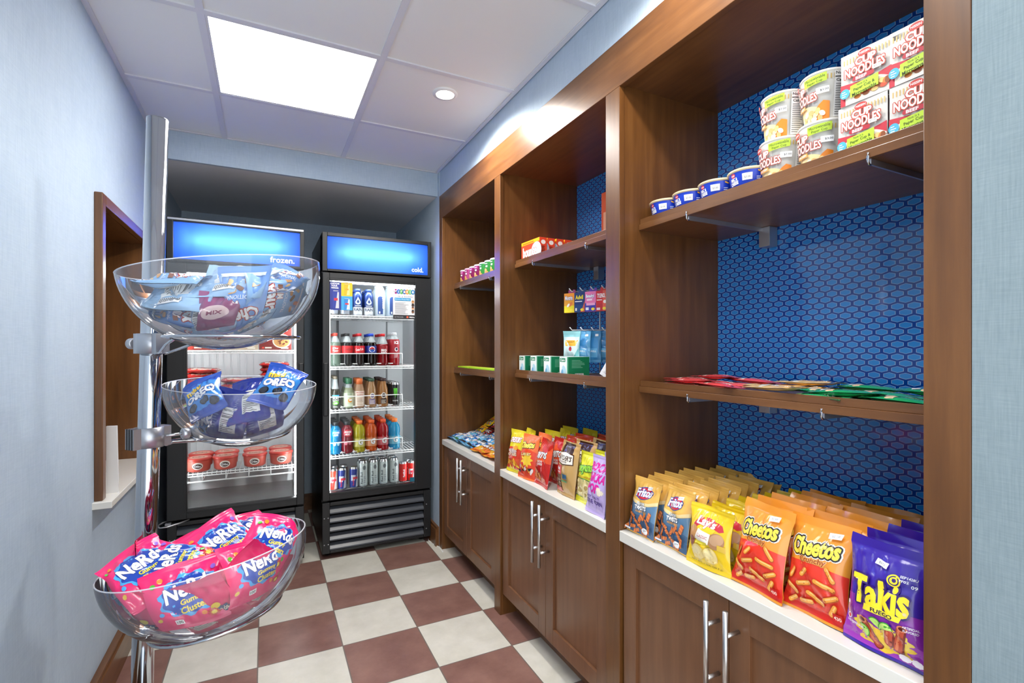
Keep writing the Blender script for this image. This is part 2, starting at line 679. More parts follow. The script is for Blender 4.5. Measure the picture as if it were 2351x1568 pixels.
# left wall with the pass-through opening
OY0, OY1, OZ0, OZ1 = 2.285, 3.05, .735, 1.79
m = MB()
m.box(XL - .03, XL, YN, OY0 - .021, 0, ZC + .1, PAPER)
m.box(XL - .03, XL, OY1 + .021, YB, 0, ZC + .1, PAPER)
m.box(XL - .03, XL, OY0 - .021, OY1 + .021, 0, OZ0 - .0245, PAPER)
m.box(XL - .03, XL, OY0 - .021, OY1 + .021, OZ1 + .021, ZC + .1, PAPER)
m.obj('wall_left', **S)
m = MB()
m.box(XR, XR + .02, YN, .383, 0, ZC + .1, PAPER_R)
m.obj('wall_right', **S)
m = MB()
m.box(XR + .004, XR + .02, .383, 3.108, 2.2555, ZC + .1, PAPER)
m.obj('wall_right_upper', **S)
m = MB(); m.box(XR, XR + .02, 3.109, YB, 0, ZC + .1, PAPER); m.obj('wall_right_alcove', **S)
m = MB(); m.box(1.47, 1.6, .3, 3.2, 0, ZC + .1, PAPER); m.obj('wall_right_behind', **S)
m = MB(); m.box(XL - .03, XR + .02, YB, YB + .05, 0, ZC, PAPER); m.obj('wall_back', **S)
m = MB(); m.box(XL, XR, YS, YS + .02, 2.266, ZC + .1, PAPER); m.box(XL, XR, YS + .02, YB, 2.2665, ZC + .1, mat('painted_underside', (228, 228, 232), .7, 0, .1)); m.obj('wall_bulkhead', **S)

def baseboard(name, x0, x1, y0, y1, ax, sgn):
    m = MB()
    m.box(x0, x1, y0, y1, 0, .108, WOOD_H)
    if ax == 'x':
        m.box(x0, x1 - .008 if sgn > 0 else x1, y0, y1, .108, .124, WOOD_H) if sgn > 0 else m.box(x0 + .008, x1, y0, y1, .108, .124, WOOD_H)
    else:
        m.box(x0, x1, y0 + .008, y1, .108, .124, WOOD_H)
    m.obj(name, **S)
baseboard('baseboard_left', XL, XL + .03, YN, YB, 'x', 1)
baseboard('baseboard_back', XL + .03, XR - .024, YB - .024, YB, 'y', 1)
baseboard('baseboard_right', XR - .024, XR, 3.112, YB, 'x', -1)

# pass-through: wooden lining and projecting frame, white sill
m = MB()
D = XL - .33
m.box(D, XL, OY1, OY1 + .02, OZ0, OZ1 + .02, WOOD)
m.box(D, XL, OY0 - .02, OY0, OZ0, OZ1 + .02, WOOD)
m.box(D, XL, OY0, OY1, OZ1, OZ1 + .02, WOOD)
m.box(D - .02, D, OY0, OY1, OZ0, OZ1, WOOD)
fx0, fx1 = XL, XL + .025
m.box(fx0, fx1, OY0 - .04, OY0, OZ0, OZ1 + .04, WOOD, .003)
m.box(fx0, fx1, OY1, OY1 + .04, OZ0, OZ1 + .04, WOOD, .003)
m.box(fx0, fx1, OY0, OY1, OZ1, OZ1 + .04, WOOD_H, .003)
m.obj('window_1', **S)
m = MB()
m.box(D, XL + .055, OY0 - .06, OY1 + .06, OZ0 - .024, OZ0, COUNTER, .002)
m.obj('trim_1', **S)
# white card holder standing on the sill
m = MB()
m.prism([(-.530, .735), (-.4935, .735), (-.4985, .985), (-.530, .985)], 0, .012, WHITE,
        Matrix(((1, 0, 0, 0), (0, 0, -1, 2.365), (0, 1, 0, 0), (0, 0, 0, 1))))
m.obj('card_holder', label='plain white upright card holder on the sill of the pass-through', cat='card holder')

# ------------------------------------------------------------------ ceiling lights
DIFF = lamp_mat('lit_diffuser', (255, 253, 250), 9.0)
DISC = lamp_mat('lit_cover', (255, 255, 255), .86)
def troffer(x, y, label, disc):
    t = thing('ceiling_light', [], loc=(x + GP / 2, y + GP / 2, ZC), label=label, cat='ceiling light', group='square ceiling light panels')
    h = GP / 2 - .0125
    f = MB()
    for sx in (-1, 1):
        f.box(min(sx * h, sx * (h - .008)), max(sx * h, sx * (h - .008)), -h, h, 0.000, .05, TBAR)
        f.box(-h, h, min(sx * h, sx * (h - .008)), max(sx * h, sx * (h - .008)), 0.0005, .05, TBAR)
    f.box(-h, h, -h, h, .05, .06, TBAR)
    f.obj('frame', t)
    d = MB(); d.box(-h + .008, h - .008, -h + .008, h - .008, .004, .008, DIFF); d.obj('diffuser', t)
    if disc:
        c = MB()
        c.lathe([(.004, -.018), (.06, -.017), (.088, -.012), (.092, -.006), (.092, .003)], DISC, 40, (0.0, .165, 0))
        c.obj('round_cover', t)
    return t
troffer(*PANELS[0], 'bright square ceiling light with a round white cover', True)
troffer(*PANELS[1], 'square ceiling light nearest the open end of the room', False)
SPOT = lamp_mat('lit_lens', (255, 252, 246), 40.0)
for k, (x, y) in enumerate(DOWN):
    t = thing('downlight', [], loc=(x, y, ZC), label=['round recessed downlight over the floor near the drink cooler', 'round recessed downlight above the bay of crisps', 'round recessed downlight nearest the open end of the room'][k], cat='downlight', group='recessed downlights')
    a = MB(); a.lathe([(.055, .004), (.044, -.002), (.0405, -.003), (.040, .004)], WHITE, 36, cap0=False, cap1=False); a.lathe([(.056, .0045), (.055, -.001), (.044, -.0035)], WHITE, 36, cap0=False, cap1=False); a.obj('trim_ring', t)
    a = MB(); a.lathe([(.0405, .0035), (.0001, .003)], SPOT, 32, cap0=False, cap1=False); a.obj('lens', t)
    li = bpy.data.lights.new('downlight_beam', 'SPOT')
    li.energy = (42, 20)[k]
    li.color = (1.0, .96, .90)
    li.spot_size = R(160)
    li.spot_blend = .35
    li.shadow_soft_size = .045
    lo = bpy.data.objects.new('downlight_beam', li)
    COL.objects.link(lo)
    lo.location = (x, y, ZC - .012)

# ------------------------------------------------------------------ built-in display unit
BAYS = [(2.2376, 3.05), (1.34, 2.171), (.449, 1.268)]     # far, middle, near
POSTS = [(3.05, 3.108), (2.171, 2.2376), (1.268, 1.34), (.384, .449)]
BX = 1.44
HEX = hex_mat()
BN = ['far', 'middle', 'near']
u = thing('display_unit', [], loc=(XR, 1.75, 0), label='brown built-in wooden display unit with three open bays and blue backs', cat='shelving')
def sub(name, mb, parent, origin, label=None):
    mb.v = [(a - origin[0], b - origin[1], c - origin[2]) for a, b, c in mb.v]
    o = mb.obj(name, parent)
    if label:
        o['label'] = label
    return o
UO = (XR, 1.75, 0)
m = MB(); m.box(XR, XR + .02, .384, 3.108, 2.107, 2.2555, WOOD_H, .0015); sub('header', m, u, UO)
for y0, y1 in POSTS:
    m = MB(); m.box(XR, XR + .02, y0, y1, 0, 2.107, WOOD, .0015); sub('post', m, u, UO)
    m = MB(); m.box(XR + .0205, BX + .012, y0 + .0006, y1 - .0006, 0, 2.125, WOOD); sub('partition', m, u, UO)
for y0, y1 in BAYS:
    m = MB(); m.box(XR + .018, BX + .012, y0 - .0004, y1 + .0004, 2.1125, 2.13, WOOD_H); sub('top_panel', m, u, UO)
    m = MB(); m.box(BX - .003, BX + .01, y0 + .0006, y1 - .0006, .6995, 2.112, HEX)
    m.v = [(a - UO[0], b, c) for a, b, c in m.v]
    o = m.obj('back_panel', u); o.location = (0, -UO[1], 0); o['label'] = 'glossy blue hexagon patterned back panel'

# base cabinets
def handle_mesh():
    m = MB()
    m.rod((0, 0, 0), (0, 0, .247), .0062, STEEL, 14)
    for z in (.056, .188):
        m.rod((0, 0, z), (.045, 0, z), .0052, STEEL, 12)
    return m.mesh('handle')
HM = handle_mesh()
for b, (y0, y1) in enumerate(BAYS):
    yc = (y0 + y1) / 2
    O = (XR + .01, yc, 0)
    c = thing('base_cabinet', [], loc=O, label='brown two-door base cabinet of the %s bay with long steel handles' % BN[b], cat='cabinet', group='base cabinets under the display bays')
    m = MB()
    m.box(XR + .032, BX, y0 + .001, y1 - .001, .104, .6655, WOOD_DOOR)
    m.box(XR + .085, BX, y0 + .001, y1 - .001, 0, .104, WOOD_DOOR)
    sub('carcass', m, c, O)
    for sgn in (1, -1):
        if sgn > 0:
            d0, d1 = yc + .0012, y1 - .0075
        else:
            d0, d1 = y0 + .0075, yc - .0012
        z0, z1, w = .1045, .660, .0575
        m = MB()
        x0, x1 = XR + .0105, XR + .031
        m.box(x0, x1, d0, d0 + w, z0, z1, WOOD_DOOR, .0012)
        m.box(x0, x1, d1 - w, d1, z0, z1, WOOD_DOOR, .0012)
        m.box(x0 + .0002, x1, d0 + w, d1 - w, z0, z0 + .0625, WOOD_DOOR, .0012)
        m.box(x0 + .0002, x1, d0 + w, d1 - w, z1 - .0575, z1, WOOD_DOOR, .0012)
        m.box(x0 + .0095, x1 - .004, d0 + w - .004, d1 - w + .004, z0 + .058, z1 - .053, WOOD_DOOR)
        d = sub('door', m, c, O)
        hy = yc + .029 if sgn > 0 else yc - .029
        h = ob('handle', HM, d, loc=(-.045, hy - yc, .409))
        h['label'] = 'long brushed steel bar handle'
    m = MB(); m.box(XR - .001, BX - .003, y0 + .0008, y1 - .0008, .667, .6995, COUNTER, .0015)
    m.obj('countertop', label='white countertop slab of the %s bay' % BN[b], cat='countertop', group='white countertops on the base cabinets')

# shelves
def shelf(y0, y1, zb, clips, support, lab):
    O = (1.08, (y0 + y1) / 2, zb)
    t = thing('wall_shelf', [], loc=O, label=lab, cat='shelf', group='wooden shelves in the display bays')
    a, b = y0 + .001, y1 - .001
    m = MB(); m.box(1.092, BX - .004, a, b, zb, zb + .0185, WOOD_H); sub('board', m, t, O)
    m = MB(); m.box(1.078, 1.0918, a, b, zb, zb + .0185, WOOD_H, .001); m.box(1.083, 1.0915, a, b, zb + .0185, zb + .0365, WOOD_H, .001); sub('front_lip', m, t, O)
    for y in clips:
        m = MB()
        m.box(1.0845, BX - .005, y - .002, y + .002, zb - .013, zb - .0003, ALU)
        m.tube([(1.0765, y, zb + .010), (1.0755, y, zb + .003), (1.0765, y, zb - .008), (1.081, y, zb - .0125), (1.088, y, zb - .0115)], .0024, CHROME, 8)
        sub('clip_rail', m, t, O, 'thin metal clip rail under the board')
    if support:
        m = MB()
        sy = support
        m.box(BX - .042, BX - .005, sy - .019, sy + .019, zb - .0615, zb - .0004, ALU, .001)
        sub('support_block', m, t, O)
    return t
shelf(*BAYS[2], 1.657, (1.0612, .5775), 1.053, 'upper brown shelf of the near bay, carrying noodle cups')
shelf(*BAYS[2], 1.1345, (1.0579, .6715), 1.053, 'lower brown shelf of the near bay, carrying flat red and green wrappers')
shelf(*BAYS[1], 1.664, (1.988, 1.569), 1.950, 'upper brown shelf of the middle bay, carrying orange boxes')
shelf(*BAYS[1], 1.137, (2.013, 1.578), None, 'lower brown shelf of the middle bay, carrying green cartons')
shelf(*BAYS[0], 1.656, (2.9256, 2.4742), None, 'upper brown shelf of the far bay, carrying purple and green snack tubs')
shelf(*BAYS[0], 1.120, (2.9256, 2.4742), None, 'lower brown shelf of the far bay, carrying lime green boxes')
# ------------------------------------------------------------------ glass-door coolers
def cooler(x0, W, hinge_left, word, label, name, shelves, fence, floor_m, ribs, on):
    x1 = x0 + W
    yf, yb = 3.2, 3.95
    O = (x0 + W / 2, yf, 0)
    t = thing(name, [], loc=O, label=label, cat='cooler' if name == 'drink_cooler' else 'freezer')
    gl, gr = (.090, .042) if hinge_left else (.042, .107)
    ix0, ix1, iz0, iz1, iy0, iy1 = x0 + .034, x1 - .034, .385, 1.70, yf + .052, yf + .62
    # cabinet shell
    m = MB()
    m.box(x0, ix0, yf + .046, yb, .035, 1.977, BLACK)
    m.box(ix1, x1, yf + .046, yb, .035, 1.977, BLACK)
    m.box(ix0, ix1, iy1 + .01, yb, .035, 1.977, BLACK)
    m.box(ix0, ix1, yf + .12, iy1 + .01, iz1 + .006, 1.977, BLACK)
    m.box(ix0, ix1, yf + .046, iy1 + .01, iz1 + .006, 1.735, BLACK)
    m.box(ix0, ix1, yf + .046, iy1 + .01, .35, iz0 - .006, BLACK)
    m.box(ix0, ix1, yf + .09, iy1, .035, .35, VOIDM)
    for fx in (x0 + .04, x1 - .04):
        for fy in (yf + .10, yb - .06):
            m.lathe([(.02, 0), (.02, .035)], BLACKP, 12, (fx, fy, 0))
    sub('cabinet', m, t, O)
    m = MB()
    m.box(ix0, ix0 + .004, iy0, iy1, iz0, iz1, LINER)
    m.box(ix1 - .004, ix1, iy0, iy1, iz0, iz1, LINER)
    m.box(ix0, ix1, iy1, iy1 + .008, iz0, iz1, LINER)
    m.box(ix0, ix1, iy0, iy1, iz1, iz1 + .005, LINER)
    m.box(ix0, ix1, iy0, iy1, iz0 - .005, iz0, floor_m)
    if ribs:
        k = ix0 + .03
        while k < ix1 - .02:
            m.box(k, k + .006, iy1 - .012, iy1, iz0 + .09, iz1, LINER)
            k += .0405
        m.prism([(iy1 - .10, iz0), (iy1, iz0), (iy1, iz0 + .09), (iy1 - .06, iz0 + .09)], ix0 + .004, ix1 - .004, floor_m,
                Matrix(((0, 0, 1, 0), (1, 0, 0, 0), (0, 1, 0, 0), (0, 0, 0, 1))))
    else:
        m.box(ix0 + .12, ix0 + .135, iy1 - .01, iy1, iz0, iz1, mat('grey_channel', (96, 98, 100), .5))
        m.box(ix1 - .13, ix1 - .12, iy1 - .01, iy1, iz0, iz1, mat('grey_channel', (150, 152, 154), .5))
    sub('liner', m, t, O)
    for sx in (ix0 + .010, ix1 - .010):
        m = MB()
        m.rod((sx, iy0 + .006, iz0 + .02), (sx, iy0 + .006, iz1 - .02), .0055, lamp_mat('led_and_fill_strip', (244, 250, 255), 22.0), 8)
        sub('light_and_fill_strip', m, t, O)
    m = MB()
    m.rod((ix0 + .03, iy0 + .02, iz1 - .012), (ix1 - .03, iy0 + .02, iz1 - .012), .007, lamp_mat('led_and_fill_strip', (244, 250, 255), 55.0), 8)  # top lamp added to brighten the interior, besides the two side strips
    sub('light_and_fill_strip', m, t, O)
    # door
    z0, z1 = .357, 1.7345
    m = MB()
    gx0, gx1, gz0, gz1 = x0 + gl, x1 - gr, .404, 1.688
    m.box(x0, gx0, yf, yf + .045, z0, z1, BLACKP, .004)
    m.box(gx1, x1, yf, yf + .045, z0, z1, BLACKP, .004)
    m.box(gx0 - .003, gx1 + .003, yf + .0003, yf + .045, z0, gz0, BLACKP, .004)
    m.box(gx0 - .003, gx1 + .003, yf + .0003, yf + .045, gz1, z1, BLACKP, .004)
    for a, b, c2, d2 in ((gx0 - .016, gx0 - .012, gz0 - .014, gz1 + .014), (gx1 + .012, gx1 + .016, gz0 - .014, gz1 + .014)):
        m.box(a, b, yf - .002, yf + .01, c2, d2, BLACKP)
    for c2 in (gz0 - .018, gz1 + .014):
        m.box(gx0 - .012, gx1 + .012, yf - .002, yf + .01, c2, c2 + .004, BLACKP)
    door = sub('door', m, t, O)
    m = MB(); m.box(gx0 - .002, gx1 + .002, yf + .020, yf + .0245, gz0 - .002, gz1 + .002, GLASS); sub('glass', m, door, O, 'clear door glass')
    m = MB()
    hx = x1 - .030 if hinge_left else x0 + .006
    m.box(hx, hx + .026, yf - .010, yf + .004, .87, 1.19, BLACKP, .004)
    sub('handle', m, door, O)
    # lit sign box: white box, tube lamp, coloured sheet in front
    sz0, sz1 = 1.7425, 1.977
    m = MB()
    for a, b, c2, d2 in ((x0, x0 + .028, sz0, sz1), (x1 - .022, x1, sz0, sz1), (x0 + .028, x1 - .022, sz0, sz0 + .014), (x0 + .028, x1 - .022, sz1 - .022, sz1)):
        m.box(a, b, yf, yf + .118, c2, d2, BLACKP, .002)
    if on:
        m.box(x0 + .004, x1 - .004, yf - .003, yf + .012, sz1 - .014, sz1 - .004, ALU)
    m.box(x0 + .012, x1 - .012, yf + .112, yf + .118, sz0 + .01, sz1 - .01, LINER)
    box = sub('sign_box', m, t, O)
    m = MB()
    cx, cz = x0 + W / 2, (sz0 + sz1) / 2 + .004
    m.rod((cx - .225, yf + .052, cz), (cx + .225, yf + .052, cz), .013, lamp_mat('tube_lamp', (250, 253, 255), 165.0), 14)
    sub('tube_lamp', m, box, O)
    m = MB(); m.box(x0 + .029, x1 - .023, yf + .010, yf + .013, sz0 + .0145, sz1 - .0225, translucent('blue_sign_sheet', (0, 90, 180), (124, 163, 236)))
    a = Art(); a.text(word, 0, 0, .030 if 'l' in word else .034, '#ffffff', None, .03)
    lit = lamp_mat('lit_lettering', (255, 255, 255), 1.0)
    w2 = .036
    for vs, fs, c, up in a.items:
        xr = max(v[0] for v in vs)
        m.add([(x1 - .052 - xr + x, yf + .0085, sz0 + .046 + y) for x, y in vs], fs, lit)
    sub('sign_sheet', m, box, O, 'backlit blue sheet reading %s' % word)
    # grille
    m = MB()
    g0, g1 = .035, .343
    m.box(x0, x0 + .044, yf + .012, yf + .05, g0, g1, BLACKP, .003)
    m.box(x1 - .048, x1, yf + .012, yf + .05, g0, g1, BLACKP, .003)
    m.box(x0 + .044, x1 - .048, yf + .0125, yf + .05, g1 - .022, g1, BLACKP, .003)
    m.box(x0 + .044, x1 - .048, yf + .0125, yf + .05, g0, g0 + .016, BLACKP, .003)
    slat = mat('grille_slat', (62, 66, 74), .32, 0, .6)
    for k in range(5):
        z = g0 + .018 + k * .0545
        m.prism([(yf + .010, z + .002), (yf + .010, z + .010), (yf + .040, z + .040), (yf + .044, z + .036)], x0 + .044, x1 - .048, slat,
                Matrix(((0, 0, 1, 0), (1, 0, 0, 0), (0, 1, 0, 0), (0, 0, 0, 1))))
    for sx in (x0 + .012, x0 + .034, x1 - .03):
        for z in (.09, .25):
            m.lathe([(.0035, 0), (.0035, .002)], ALU, 8, M=Matrix.Translation((sx, yf + .0125, z)) @ Matrix.Rotation(R(90), 4, 'X'))
    sub('grille', m, t, O)
    if hinge_left:
        m = MB()
        P = [(x0 + .10, yf + .010, .352), (x0 + .06, yf - .03, .350), (x0 + .01, yf - .055, .346), (x0 - .02, yf - .05, .344), (x0 - .035, yf - .02, .346), (x0 - .02, yf + .01, .352), (x0 + .01, yf + .03, .355)]
        m.tube(P, .004, ALU, 8)
        m.box(x0 - .004, x0 + .022, yf - .022, yf + .002, .342, .352, ALU, .001)
        sub('door_hinge', m, t, O)
    # wire racks
    for k, z in enumerate(shelves):
        m = MB()
        a, b = ix0 + .006, ix1 - .006
        ya, yz = iy0 + .028, iy1 - .016
        n = 26
        for i in range(n + 1):
            x = a + (b - a) * i / n
            m.rod((x, ya, z - .003), (x, yz, z - .003), .0022, WIRE, 6)
            m.rod((x, ya, z - .002), (x, ya, z - .017), .0022, WIRE, 6)
        for y in (ya, (ya + yz) / 2, yz):
            m.rod((a, y, z - .006), (b, y, z - .006), .0035, WIRE, 8)
        m.rod((a, ya - .001, z - .019), (b, ya - .001, z - .019), .0035, WIRE, 8)
        if ribs and k == len(shelves) - 1:
            m.rod((a, ya, z - .05), (b, ya, z - .05), .004, WIRE, 8)
            m.rod((a, yz, z - .05), (b, yz, z - .05), .004, WIRE, 8)
            for i in range(0, n + 1, 5):
                x = a + (b - a) * i / n
                m.rod((x, ya, z - .006), (x, ya, z - .05), .003, WIRE, 6)
                m.rod((x, ya, z - .05), (x, yz, z - .05), .0025, WIRE, 6)
        rk = sub('wire_shelf', m, t, O)
        if fence and k:
            m = MB()
            fy = ya + .001
            e = x0 + .50
            m.tube([(ix0 + .006, fy, z + .078), (e - .006, fy, z + .078), (e, fy + .006, z + .078), (e, yz, z + .078)], .0028, WIRE, 8)
            m.tube([(e, fy + .001, z + .078), (e, fy + .001, z)], .0028, WIRE, 8)
            for x in fence:
                m.tube([(x, fy + .004, z + .012), (x, yz, z + .012)], .0024, WIRE, 6)
                m.tube([(x - .014, fy, z + .014), (x + .014, fy, z + .014)], .003, WIRE, 6)
            sub('wire_divider', m, rk, O)
    return t, door, O

C0, CW = .3035, .672
CSH = [1.4865, 1.165, .896, .612]
cx_cols = [.394, .466, .541, .616, .690, .764]
fence = [(cx_cols[i] + cx_cols[i + 1]) / 2 for i in range(5)]
cold, cdoor, CO = cooler(C0, CW, False, 'cold.', 'black glass-door drink cooler with a blue sign reading cold', 'drink_cooler', CSH, fence,
                         mat('cooler_floor', (200, 202, 204), .3), False, False)
F0, FW = -.4685, .672
FSH = [1.268, 1.0445, .585]
frozen, fdoor, FO = cooler(F0, FW, True, 'frozen.', 'black glass-door freezer with a blue sign reading frozen', 'display_freezer', FSH, None,
                           mat('freezer_pan', (150, 150, 150), .25, .7), True, True)

# stickers on the cooler glass
def sticker(x0, x1, z0, z1, art, label, bg):
    m = MB()
    y = 3.2195
    m.box(x0, x1, y, y + .0004, z0, z1, ink(bg))
    m.art(art, lambda x, yy, l: (x0 + x, y - l, z0 + yy))
    sub('sticker', m, cdoor, CO, label)
zt = 1.682
a = Art()
a.rect(.0, .0, .066, .171, '#20308e')
for i, w in enumerate(('CHOOSE', 'YOUR', 'WINGS.')):
    a.text(w, .030 - (.004 if i == 1 else 0), .160 - i * .013, .0095, '#ffffff', None, .03)
def mini_can(a, x, y, w, h, c1, c2, c3):
    a.rect(x, y, x + w, y + h, c1)
    a.poly([(x + w * .45, y), (x + w, y), (x + w, y + h * .95), (x + w * .75, y + h * .95)], c2)
    a.rect(x + w * .2, y + h * .45, x + w * .8, y + h * .6, c3)
    a.rect(x + w * .08, y + h, x + w * .92, y + h * 1.04, '#b8bcc4')
mini_can(a, .017, .010, .036, .104, '#23389a', '#c8ccd4', '#d0263c')
a.rect(.066, .0, .132, .086, '#3aa4e0')
a.rect(.066, .086, .132, .171, '#f6c510')
mini_can(a, .082, .004, .034, .066, '#2f86d0', '#d8e4f0', '#d0263c')
mini_can(a, .082, .092, .034, .068, '#f0b40a', '#f6e08a', '#e8a020')
sticker(.347, .479, zt - .171, zt, a, 'drink poster in dark blue, yellow and light blue', (32, 48, 142))
a = Art()
W_, H_ = .148, .207
for i, (ch, c) in enumerate(zip('Miracle', ('#b02a8e', '#4a7ac8', '#52b04a', '#3c64b4', '#f09a28', '#58b858', '#3a86c8'))):
    a.ell(.018 + i * .0185, H_ - .030, .0125, .0155, c)
    a.text(ch, .018 + i * .0185, H_ - .030, .022 if ch in 'Ml' else .015, '#ffffff', None, .02)
a.text('in a bottle', .080, H_ - .060, .012, '#8c8ca8', .095, 0)
a.rect(.010, H_ - .088, .115, H_ - .070, '#2f9fd6')
a.text('Become a Miracle Maker', .062, H_ - .079, .007, '#ffffff', .095, 0)
a.lines(.012, .105, .034, H_ - .095, 12, '#9a9aa0', .3)
for i in range(4):
    a.ell(.128, .050 + i * .021, .009, .009, ('#8a5a3c', '#e8b48c', '#4a3428', '#d8a070')[i])
    a.ell(.128, .056 + i * .021, .008, .0045, ('#241a18', '#6a3a20', '#181414', '#b07830')[i])
a.rect(0, 0, W_, .027, '#2a2a2e')
a.text('B.YWOOD', .038, .013, .008, '#b8b8bc', .055, 0)
a.rect(.086, .007, .098, .020, '#e0603c')
a.text('FEEDs', .122, .013, .009, '#ffffff', .034, .02)
sticker(.728, .728 + W_, 1.672 - H_, 1.672, a, 'white charity poster with coloured letters and a black footer', (240, 240, 242))
a = Art(); a.rect(.004, .004, .026, .020, '#1f6f86')
sticker(.838, .868, .408, .436, a, 'small teal sticker', (20, 96, 118))

# ------------------------------------------------------------------ things in the coolers
def interp(prof, y):
    for (r0, z0), (r1, z1) in zip(prof, prof[1:]):
        if z0 <= y <= z1 and z1 > z0:
            return r0 + (r1 - r0) * (y - z0) / (z1 - z0)
    return prof[-1][0]

def vessel(prof, body, n=24, segs=None):
    m = MB(); m.lathe(prof, body, n)
    return m
def wrap(art, prof, zoff=0):
    return lambda x, y, l: ((interp(prof, y) + l) * math.sin(x / .034), -(interp(prof, y) + l) * math.cos(x / .034), y)

def label_band(prof, z0, z1, c, art=None, full=True):
    """paper sleeve round a bottle plus its printing"""
    m = MB()
    zs = [z0 + (z1 - z0) * k / 6 for k in range(7)]
    m.lathe([(interp(prof, z) + .0005, z) for z in zs], ink(c), 28, cap0=False, cap1=False)
    if art:
        m.art(art, lambda x, y, l: ((interp(prof, y) + .0006 + l) * math.sin(x / interp(prof, y)), -(interp(prof, y) + .0006 + l) * math.cos(x / interp(prof, y)), y), .008)
    return m.mesh('label')

SODA = [(.024, 0), (.031, .004), (.034, .02), (.032, .045), (.031, .075), (.034, .085), (.034, .125), (.031, .145), (.020, .170), (.0125, .186), (.0125, .194)]
ICE = [(.028, 0), (.033, .004), (.034, .02), (.034, .15), (.032, .168), (.022, .186), (.0145, .196), (.0145, .204)]
SPORT = [(.030, 0), (.035, .004), (.0362, .015), (.034, .024), (.0362, .034), (.0362, .088), (.0335, .098), (.0362, .108), (.037, .135), (.033, .155), (.022, .170), (.0175, .176), (.0175, .182)]
TEA = [(.026, 0), (.030, .004), (.031, .02), (.031, .085), (.029, .105), (.018, .145), (.0135, .175), (.0135, .19)]
COFF = [(.027, 0), (.031, .004), (.032, .02), (.0325, .09), (.030, .120), (.021, .150), (.019, .165), (.019, .172)]
CAN = [(.021, 0), (.0265, .008), (.0265, .122), (.0225, .132), (.0225, .134)]
SMALL = [(.020, 0), (.0262, .008), (.0262, .122), (.022, .133), (.022, .1345)]
TALL = [(.022, 0), (.029, .009), (.029, .152), (.024, .165), (.024, .168)]
ALUB = [(.027, 0), (.0305, .005), (.0305, .118), (.027, .138), (.0195, .150), (.0185, .156)]
SMART = [(.027, 0), (.032, .005), (.0335, .02), (.0335, .135), (.031, .16), (.022, .186), (.0135, .200), (.0125, .206)]

def cap_mesh(r, z0, z1, c, rough=.4):
    m = MB(); m.lathe([(r, z0), (r, z1 - .002), (r - .002, z1)], mat('bottle_cap', c, rough), 20)
    return m.mesh('cap')
NECK = hazy_mat('clear_bottle_neck', (226, 232, 234), .62)
def body_mesh(prof, c, level=None):
    m = MB()
    if level:
        low = [p for p in prof if p[1] < level] + [(interp(prof, level), level)]
        m.lathe(low + [(.0001, level)], liquid(c), 26)
        m.lathe([(interp(prof, level), level)] + [p for p in prof if p[1] > level], NECK, 26, cap0=False)
    else:
        m.lathe(prof, liquid(c), 26)
    return m.mesh('body')
def can_parts(prof, c, art, metal=0.0):
    m = MB()
    H = prof[-1][1]
    m.lathe(prof[1:-2], mat('can_print', c, .3, metal, .5), 28, cap0=False, cap1=False)
    m.art(art, lambda x, y, l: ((interp(prof, y) + l) * math.sin(x / prof[1][0]), -(interp(prof, y) + l) * math.cos(x / prof[1][0]), y), .008)
    e = MB(); e.lathe(prof[-3:] + [(prof[-1][0] - .002, H), (prof[-1][0] - .003, H - .003), (.0001, H - .003)], STEEL, 28, cap0=False)
    b = MB(); b.lathe(prof[:2], STEEL, 28, cap1=False)
    return [('body', m.mesh('can')), ('lid', e.mesh('lid')), ('bottom', b.mesh('bottom'))]

def fill(name, cat, parts, cols, ys, z, what, group, where):
    """rows of one kind going back into the cooler"""
    n = 0
    for x in cols:
        for k, y in enumerate(ys):
            lab = '%s, %s%s, %s' % (what, 'front one' if k == 0 else ORD[k] + ' back', '' if len(cols) == 1 else ', left column' if x == cols[0] else ', right column', where)
            r = thing(name, parts, loc=(x + (.002 * math.sin(k * 5 + x * 90)), y, z), rot=(0, 0, random.uniform(-.12, .12)), label=lab, cat=cat, group=group)
            n += 1
YR = [3.337, 3.409, 3.481, 3.553]
RED = (196, 24, 32)

def art_word(words, y, h, c, w=.045, bold=.02, outline=None, rot=0):
    a = Art()
    for i, t in enumerate(words):
        a.text(t, 0, y - i * h * 1.25, h, c, w, bold, rot, 0, outline)
    return a

# second shelf: soft drinks
z = CSH[1]
sod = [
    ('clear soda bottle with a red cap and red label', (116, 136, 122), (206, 60, 44), (190, 50, 46), art_word(['Dr', 'Pepper'], .112, .013, '#ffffff', .034)),
    ('dark cola bottle with a black cap and red and black label', (16, 8, 7), (12, 12, 13), (206, 20, 30), art_word(['Coca-Cola'], .107, .014, '#1c1214', .05, .01)),
    ('dark cola bottle with a red cap and red label', (30, 14, 12), (206, 32, 40), (196, 22, 34), art_word(['Coca-Cola'], .105, .015, '#ffffff', .05, .01, None, 8)),
    ('dark cola bottle with a blue cap and blue label', (24, 14, 12), (30, 70, 190), (20, 40, 130), None),
    ('red soda bottle with a red cap', (150, 16, 26), (200, 34, 40), (140, 14, 26), art_word(['BIG', 'RED'], .100, .014, '#ffffff', .034, .03)),
]
for i, (lab, c, cc, lc, art) in enumerate(sod):
    if art is None:
        art = Art()
        art.ell(0, .105, .019, .019, '#ffffff'); art.poly(wavy(-.016, .016, .106, .106, .110, .010), '#d01c34')
        art.poly([(-.016, .104), (.016, .104), (.010, .091), (0, .087), (-.010, .091)], '#1c4cb0')
        art.text('PEPSI', 0, .1052, .009, '#16203c', .034, .03)
    parts = [('body', body_mesh(SODA, c, .152 if i != 4 else .140)), ('cap', cap_mesh(.0142, .190, .208, cc)), ('label', label_band(SODA, .080, .128, lc, art))]
    fill('soda_bottle', 'bottle', parts, [cx_cols[i]], YR[:4], z, lab, 'soda bottles on the second cooler shelf', 'second shelf')
